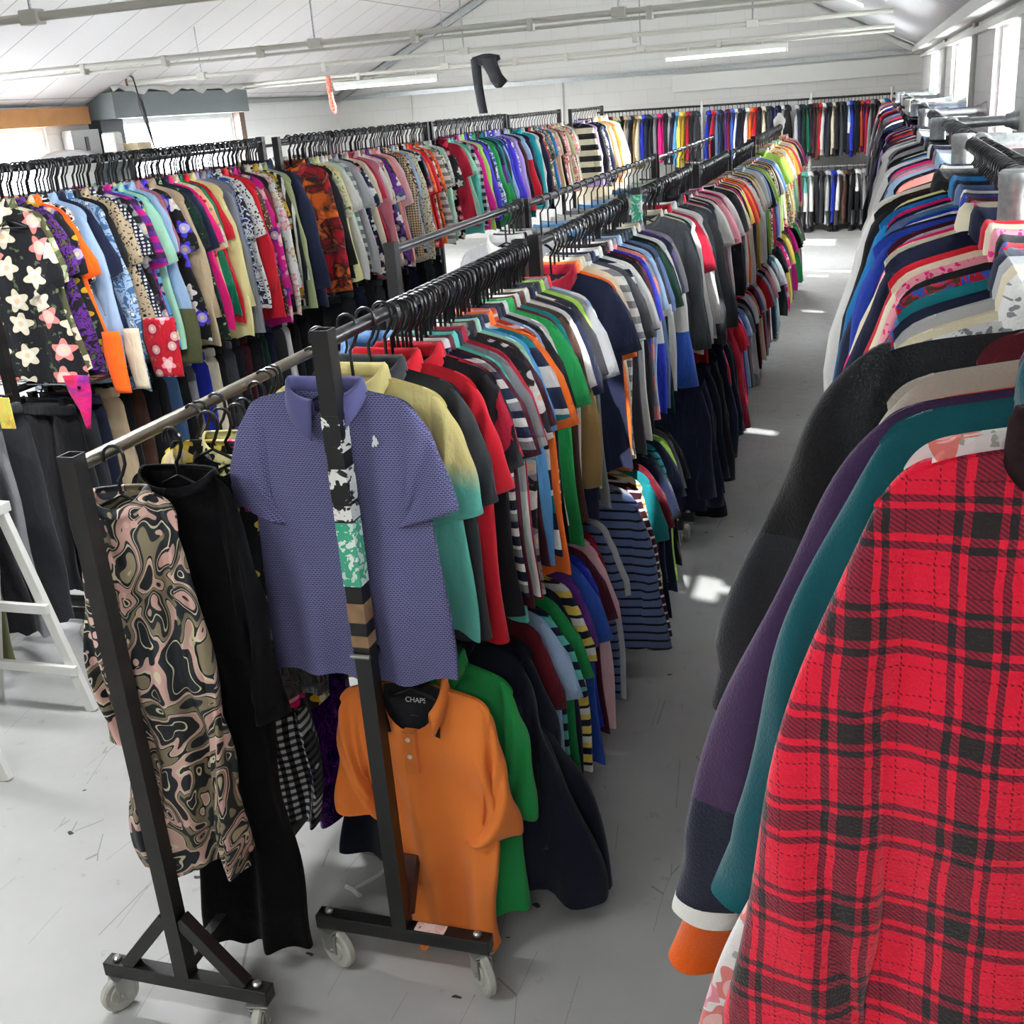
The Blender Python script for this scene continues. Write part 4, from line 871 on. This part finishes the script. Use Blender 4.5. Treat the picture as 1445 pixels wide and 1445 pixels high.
def plaid_mat():
    t=NT('red_black_tartan_fleece'); v,x,y,z=t.xyz(); n=t.noise(v,45,3); n2=t.noise(v,5,2)
    def cnt(q,off):
        w=t.math('ADD',q,t.math('MULTIPLY',n.outputs[0],.005)); w=t.math('ADD',w,t.math('MULTIPLY',n2.outputs[0],.02))
        f=t.math('FRACT',t.math('MULTIPLY',t.math('ADD',w,5+off),1/.125))
        dk=t.ramp(f,[(0,(0,0,0,1)),(.46,(1,1,1,1)),(.53,(0,0,0,1)),(.60,(1,1,1,1)),(.82,(0,0,0,1)),(.885,(1,1,1,1)),(.95,(0,0,0,1))],'CONSTANT')
        ln=t.math('MAXIMUM',t.math('LESS_THAN',t.math('ABSOLUTE',t.math('SUBTRACT',f,.08)),.008),t.math('LESS_THAN',t.math('ABSOLUTE',t.math('SUBTRACT',f,.34)),.008))
        return dk,ln
    a,la=cnt(x,0); b,lb=cnt(z,.03); s=t.math('ADD',a,b)
    tw=t.math('GREATER_THAN',t.math('SINE',t.math('MULTIPLY',t.math('ADD',t.math('MULTIPLY',x,.7),z),1100)),.0)
    red=hexc('dd1a38'); drk=hexc('302c2c'); mid=t.mix(tw,hexc('96223a'),hexc('66242c'))
    c=t.mix(t.math('GREATER_THAN',s,.5),red,mid); c=t.mix(t.math('GREATER_THAN',s,1.5),c,drk)
    ds=t.math('GREATER_THAN',t.math('SINE',t.math('MULTIPLY',t.math('ADD',x,z),900)),0)
    c=t.mix(t.math('MULTIPLY',t.math('MULTIPLY',t.math('MAXIMUM',la,lb),ds),.8),c,hexc('40161c'))
    t.base(c); t.set(Roughness=1,Specular_IOR_Level=.1,Sheen_Weight=.3); f=t.noise(v,260,3); t.bump(t.math('ADD',f.outputs[0],t.math('MULTIPLY',n2.outputs[0],.6)),.5,.006); return t.m
M_plaid=plaid_mat()
def fleece(name,h):
    t=NT(name); v,x,y,z=t.xyz(); n=t.noise(v,240,3,.6); w=t.noise(v,7,3); c=hexc(h)
    t.base(t.mix(t.math('MULTIPLY',n.outputs[0],.3),c,tuple(min(1,q*1.5+.01) for q in c[:3])+(1,))); t.set(Roughness=1,Specular_IOR_Level=.1,Sheen_Weight=.3); t.bump(t.math('ADD',n.outputs[0],w.outputs[0]),.4,.006); return t.m
def split_mat(name,h1,h2,h3,z1,z2):
    t=NT(name); v,x,y,z=t.xyz(); n=t.noise(v,240,3); c=t.mix(t.math('LESS_THAN',z,z1),hexc(h1),hexc(h2)); c=t.mix(t.math('LESS_THAN',z,z2),c,hexc(h3)); t.base(t.mix(t.math('MULTIPLY',n.outputs[0],.06),c,hexc('888890'))); t.set(Roughness=1,Specular_IOR_Level=.1,Sheen_Weight=.25); t.bump(n.outputs[0],.4,.005); return t.m
GR='coats and fleeces on the right wall rail'
def rj(lab,mat,y,x,z,hw,nw,L,hem,sl,sd,d=.03,ck='stand',rz=0,cat='fleece jacket',nm='fleece_jacket',slope=.16,cm=None,nd=.05,fold=.012):
    P=dict(hw=hw,L=L,hem=hem,d=d,fold=fold,kx=18,nw=nw,nd=nd,slope=slope,sl=sl)
    o=hero(nm,P,sd,mat,(x,y,z),math.radians(rz),lab,cat,GR,cm,nu=120,nv=70,ckind=ck); hanger(x,y,z,ZB-z,math.radians(rz),'black hanger inside the '+' '.join(lab.split()[:5])+' on the right wall rail',None,.2); return o
S_=lambda ln,out,cw,d=.04,arm=.26: dict(len=ln,out=out,cw=cw,d=d,arm=arm)
rj('red and black tartan fleece jacket in the foreground at the right edge',M_plaid,1.15,.30,1.84,.285,.15,1.0,.36,S_(.95,.195,.26,.03,.5),41,.035,'stand',0,nd=.05,slope=.14,cm=simple('dark_collar_lining','2a1c1e',.95,0,.1,.3,120))
rj('white cotton jacket with pink flowers behind the tartan fleece',cloth('white floral pink salmon big'),1.20,.26,1.85,.215,.09,1.15,.49,S_(.5,.05,.10),42,.02,'rib',cat='jacket',nm='jacket')
rj('teal fleece with long sleeve behind the tartan jacket',fleece('teal_fleece','0b4f56'),1.27,.27,1.862,.25,.10,.72,.28,S_(.69,.20,.085,.032),43,.026,'stand')
rj('purple fleece with navy lower sleeve and white cuff edge',split_mat('purple_navy_fleece','3c2448','10162a','d8d8d0',-.60,-.785),1.35,.28,1.852,.265,.10,.75,.3,S_(.785,.285,.115,.035),44,.026,'stand')
rj('orange fleece whose sleeve end shows below the navy cuff',fleece('orange_fleece','c85412'),1.41,.29,1.84,.25,.09,.8,.3,S_(.91,.31,.135,.04),45,.024,'stand')
rj('grey-cream wool coat with a black collar in front of the black jacket',fleece('grey_cream_wool','a8a69a'),1.465,.31,1.862,.28,.09,.85,.3,S_(.6,.12,.12,.03),46,.028,'stand',cat='coat',nm='coat',cm=cloth('black'))
rj('burgundy jacket with grey collar half hidden by the black jacket',fleece('burgundy_fleece','4e101a'),1.53,.36,1.89,.22,.10,.8,.26,S_(.6,.08,.12,.03),47,.028,'stand',cm=cloth('grey'),cat='jacket',nm='jacket')
rj('large black jacket with dark grey lower sleeve and broad flat shoulder',split_mat('black_grey_shell','0a0b0d','1e2125','202226',-.31,-.9),1.63,.40,1.865,.42,.10,.85,.42,S_(.60,.22,.17,.045),48,.035,'stand',cat='jacket',nm='jacket',slope=.07)
RR="charcoal shine jacket|white spots grey coat|cream coat|light_grey coat|navy coat|teal jacket|red print blue brown jacket|black jacket|pink spots hot_pink jacket|cream jacket|red jacket|navy jacket|cream coat|hot_pink jacket|light_grey jacket|burgundy jacket|cobalt parka|navy parka|white jacket|royal_blue sweater|teal sweater|slate_blue jacket|light_grey sweater|navy jacket|hot_pink sweater|bright_blue parka|bright_blue parka|black jacket|pale_yellow sweater|black coat|dark_red sweater|black jacket|cream parka|white parka|cream parka|navy jacket"
RR=RR.split('|'); row(RR[:11],.335,1.70,2.66,ZB,.10,'near right rail',GR,1,4,scx=1.18,sc=1.04,jit=.1); row(RR[11:],.335,2.84,4.36,ZB,.10,'right wall rail',GR,1,4,scx=1.18,sc=1.04,jit=.1)
R2="salmon sweater|black sweater|light_blue jacket|pink sweater|grey jacket|hot_pink sweater|navy jacket|white jacket|sky_blue sweater|charcoal jacket|white sweater|black jacket|light_grey sweater|maroon sweater|navy shirt|grey sweater|white jacket|dark_green jacket|light_grey jacket|navy jacket|crimson sweater|white sweater|black jacket|slate_blue sweater|red sweater|navy sweater|cream sweater|dark_red sweater|lilac sweater|navy jacket|white jacket|black coat|grey sweater|cobalt sweater"
R2=R2.split('|')
for a,b,u,v,nm in((0,12,4.6,6.1,'right rail past second clamp'),(12,24,6.32,7.85,'right rail past third clamp'),(24,34,8.05,9.6,'right rail past fourth clamp')): row(R2[a:b],.345,u,v,ZB,.10,nm,GR,1,4,scx=1.12,sc=1.04,jit=.1)
R3="navy sweater|white sweater|black jacket|crimson sweater|dark_grey jacket|slate_blue sweater|maroon jacket|navy jacket|red sweater|light_grey sweater|black coat|royal_blue sweater|navy sweater|white jacket|charcoal jacket|burgundy sweater|navy jacket|grey sweater|black jacket|red jacket"
row(R3.split('|'),.345,9.8,18.2,ZB,.10,'right wall rail end',GR,0,4,scx=1.15,sc=1.05,jit=.1)

# ---- back wall rails
r=empty('back_wall_rail',(0,18.6,0)); tag(r,'two-tier thin garment rail with white posts along the back wall','garment rail')
MB().tube([(-4.3,0,1.98),(.3,0,1.94)],.016,10).obj('rail',M_black,r,True)
MB().tube([(-1.4,0,.95),(.3,0,.93)],.016,10).obj('lower_rail',M_galv,r,True)
for x in(-4.2,-2.6,-.93,.25): MB().tube([(x,0,0),(x,0,2.04)],.024,10).obj('post',M_white,r,True); MB().tube([(x,0,1.96),(x,.55,1.96)],.014,8).obj('wall_bracket',M_white,r,True)
GB='garments on the back wall rail'
row("black jacket|charcoal jacket|dark_red jacket|beige jacket|cream shirt|black jacket|beige jacket|grey jacket|black jacket|tan jacket|cream jacket|royal_blue jacket|navy jacket|black sweater|grey jacket|hot_pink jacket|magenta sweater|black jacket|light_grey jacket|navy jacket|sky_blue jacket|yellow jacket|mustard sweater|crimson jacket|black jacket|charcoal jacket".split('|'),18.6,-4.2,-2.65,1.96,.10,'back wall rail left part',GB,0,0,axis='x')
row("royal_blue jacket|red jacket|slate_blue jacket|navy jacket|purple sweater|dark_red jacket|blue jacket|white jacket|navy jacket|black jacket|white jacket|orange jacket|red jacket|black jacket|cream jacket|charcoal jacket|navy jacket|royal_blue sweater|navy jacket|white jacket|black jacket".split('|'),18.6,-2.5,-1.25,1.95,.10,'back wall rail middle part',GB,0,0,axis='x')
row("light_grey jacket|navy jacket|dark_green jacket|emerald sweater|black jacket|maroon jacket|brown jacket|red jacket|white jacket|navy jacket|charcoal jacket|cream jacket|black jacket|dark_grey jacket|black jacket|light_blue block white navy jacket|royal_blue jacket|navy jacket|black jacket|rust jacket|purple sweater|crimson jacket|grey jacket|charcoal jacket|black sweater|white jacket|bright_blue jacket|navy sweater".split('|'),18.6,-1.15,.25,1.94,.10,'back wall rail right part',GB,0,0,axis='x')
row("green jacket|emerald jacket|black jacket|aqua block white white jacket|white jacket|black jacket|charcoal jacket|light_grey jacket|royal_blue jacket|white jacket|brown jacket|black jacket|white block black black jacket|grey jacket|black sweater|white jacket|pink jacket".split('|'),18.6,-1.3,.2,.94,.10,'lower back wall rail',GB,0,0,axis='x')
m=MB()
for i in range(9):
    for j in range(12):
        v=i/8; a=2*PI*j/12; r_=.065*math.sin(PI*(.12+.80*v))*(1+.25*noise.noise(Vector((math.cos(a)*2,math.sin(a)*2,v*4)))); m.v.append((r_*math.cos(a),r_*math.sin(a),.2*v))
for i in range(8):
    for j in range(12): m.f.append((i*12+j,i*12+(j+1)%12,(i+1)*12+(j+1)%12,(i+1)*12+j))
m.f+=[tuple(range(12))[::-1],tuple(96+j for j in range(12))]
tag(link('plastic_bag',mesh('bag',m.v,m.f),M_white,None,(-1.0,13.3,1.70)),'crumpled white plastic bag on the far end post of the aisle row','bag')
# boots on the floor under the back rail
def boot_mesh():
    m=MB(); m.tube([(0,0,.30),(0,0,.2),(0,-.005,.1),(0,-.03,.05)],[.05,.045,.042,.045],12); m.tube([(0,.04,.035),(0,-.03,.045),(0,-.12,.035),(0,-.18,.025)],[.035,.045,.042,.02],12); m.box((-.035,-.19,0),(.035,.06,.012)); return m.mesh('boot',True)
BM=boot_mesh(); 
for k,(x,rz) in enumerate([(-1.0,.2),(-.88,-.1),(-.62,.3),(-.5,.0),(-.25,-.2),(-.12,.1)]):
    o=link('boot',BM,simple('black_leather','141416',.4),None,(x,18.3,0),rz); tag(o,['left-most black boot under the back wall rail','black boot beside the left-most one under the back rail','black boot turned outward under the middle of back rail','black boot facing forward under the middle of back rail','black boot near the right end under the back rail','right-most black boot under the back wall rail'][k],'boot','boots under the back rail')
# dust scrap on floor: broken hanger piece
m=MB().tube([(0,0,.006),(.05,.08,.006),(.07,.16,.008),(.12,.22,.006)],.006,6).tube([(-.03,.01,.006),(0,0,.006),(.03,-.02,.006)],.008,6)
o=m.obj('broken_hanger',simple('clear_white_plastic','c8c8c4',.3),None,True,0,(-1.42,2.42,0)); tag(o,'clear broken plastic hanger piece lying on floor between the front racks','hanger piece')

for (x,a,b,z,g,nn) in((XLr,4.0,6.4,1.95,.15,40),(XLr,6.75,9.25,1.94,.15,40),(XLr,9.5,11.5,1.94,.15,26),(-1.12,2.45,3.58,1.63,.115,26),(-1.09,4.2,5.1,1.63,.115,12),(-1.05,5.5,6.9,1.645,.115,22),(-1.02,7.15,8.5,1.63,.115,22),(XB,2.85,4.35,1.85,.1,26),(XB,4.6,6.1,1.85,.1,16)):
    for i in range(nn): hanger(x,a+(b-a)*(i+R_.random())/nn,z,g,R_.uniform(-.12,.12),None,None)
flush_hangers(255)
# ---------------------------------------------------------------- light
def area(name,loc,rot,sx,sy,e,col=(1,1,1)):
    l=bpy.data.lights.new(name,'AREA'); l.shape='RECTANGLE'; l.size=sx; l.size_y=sy; l.energy=e; l.color=col
    o=bpy.data.objects.new(name,l); COL.objects.link(o); o.location=loc; o.rotation_euler=rot; return o
for a in WL: area('daylight_left_window',(XL-.26,(a[0]+a[1])/2,(a[2]+a[3])/2),(0,-PI/2,0),a[3]-a[2],a[1]-a[0],1500,(.97,.98,1))
for a,b in WR: area('daylight_right_window',(XR+.26,(a+b)/2,1.9),(0,PI/2,0),1.1,b-a,210,(.96,.98,1))
# fill lamps added nearer the camera, unseen above the frame, modelled as tube battens
light(-5.6,-4.1,3.0,2.75,'added fill light above the front left of the hall',60)
light(-3.0,-1.5,3.2,2.75,'added fill light above the dress rack',60)
light(-3.2,-1.7,0.6,2.75,'added fill light left of the camera position',40)
light(-1.2,.2,-0.8,2.8,'added fill light behind the camera',25)
sun=bpy.data.lights.new('sun','SUN'); sun.energy=9; sun.angle=.012; so=bpy.data.objects.new('sun',sun); COL.objects.link(so)
so.rotation_euler=SUN.to_track_quat('-Z','Y').to_euler(); so.location=(0,0,8)
W=bpy.data.worlds.new('World'); S.world=W; W.use_nodes=True; bg=W.node_tree.nodes['Background']; bg.inputs[0].default_value=(.92,.96,1,1); bg.inputs[1].default_value=3.5
# ---------------------------------------------------------------- camera
cam=bpy.data.cameras.new('camera'); co=bpy.data.objects.new('camera',cam); COL.objects.link(co); S.camera=co
cam.sensor_width=36; cam.sensor_fit='HORIZONTAL'; cam.lens=36*1550/1445; cam.clip_start=.05; cam.clip_end=200
Rm=Matrix(((0.95304208,-0.03656554,0.30062228),(0.29380525,0.35227966,-0.88858174),(-0.07341165,0.9351802,0.34648049)))
co.matrix_world=Matrix.Translation((0,0,2.2))@Rm.to_4x4()
vs=S.view_settings; vs.view_transform='Standard'; vs.look='None'; vs.gamma=1; vs.use_curve_mapping=False; vs.exposure=.22
print('OBJECTS',len(S.objects))
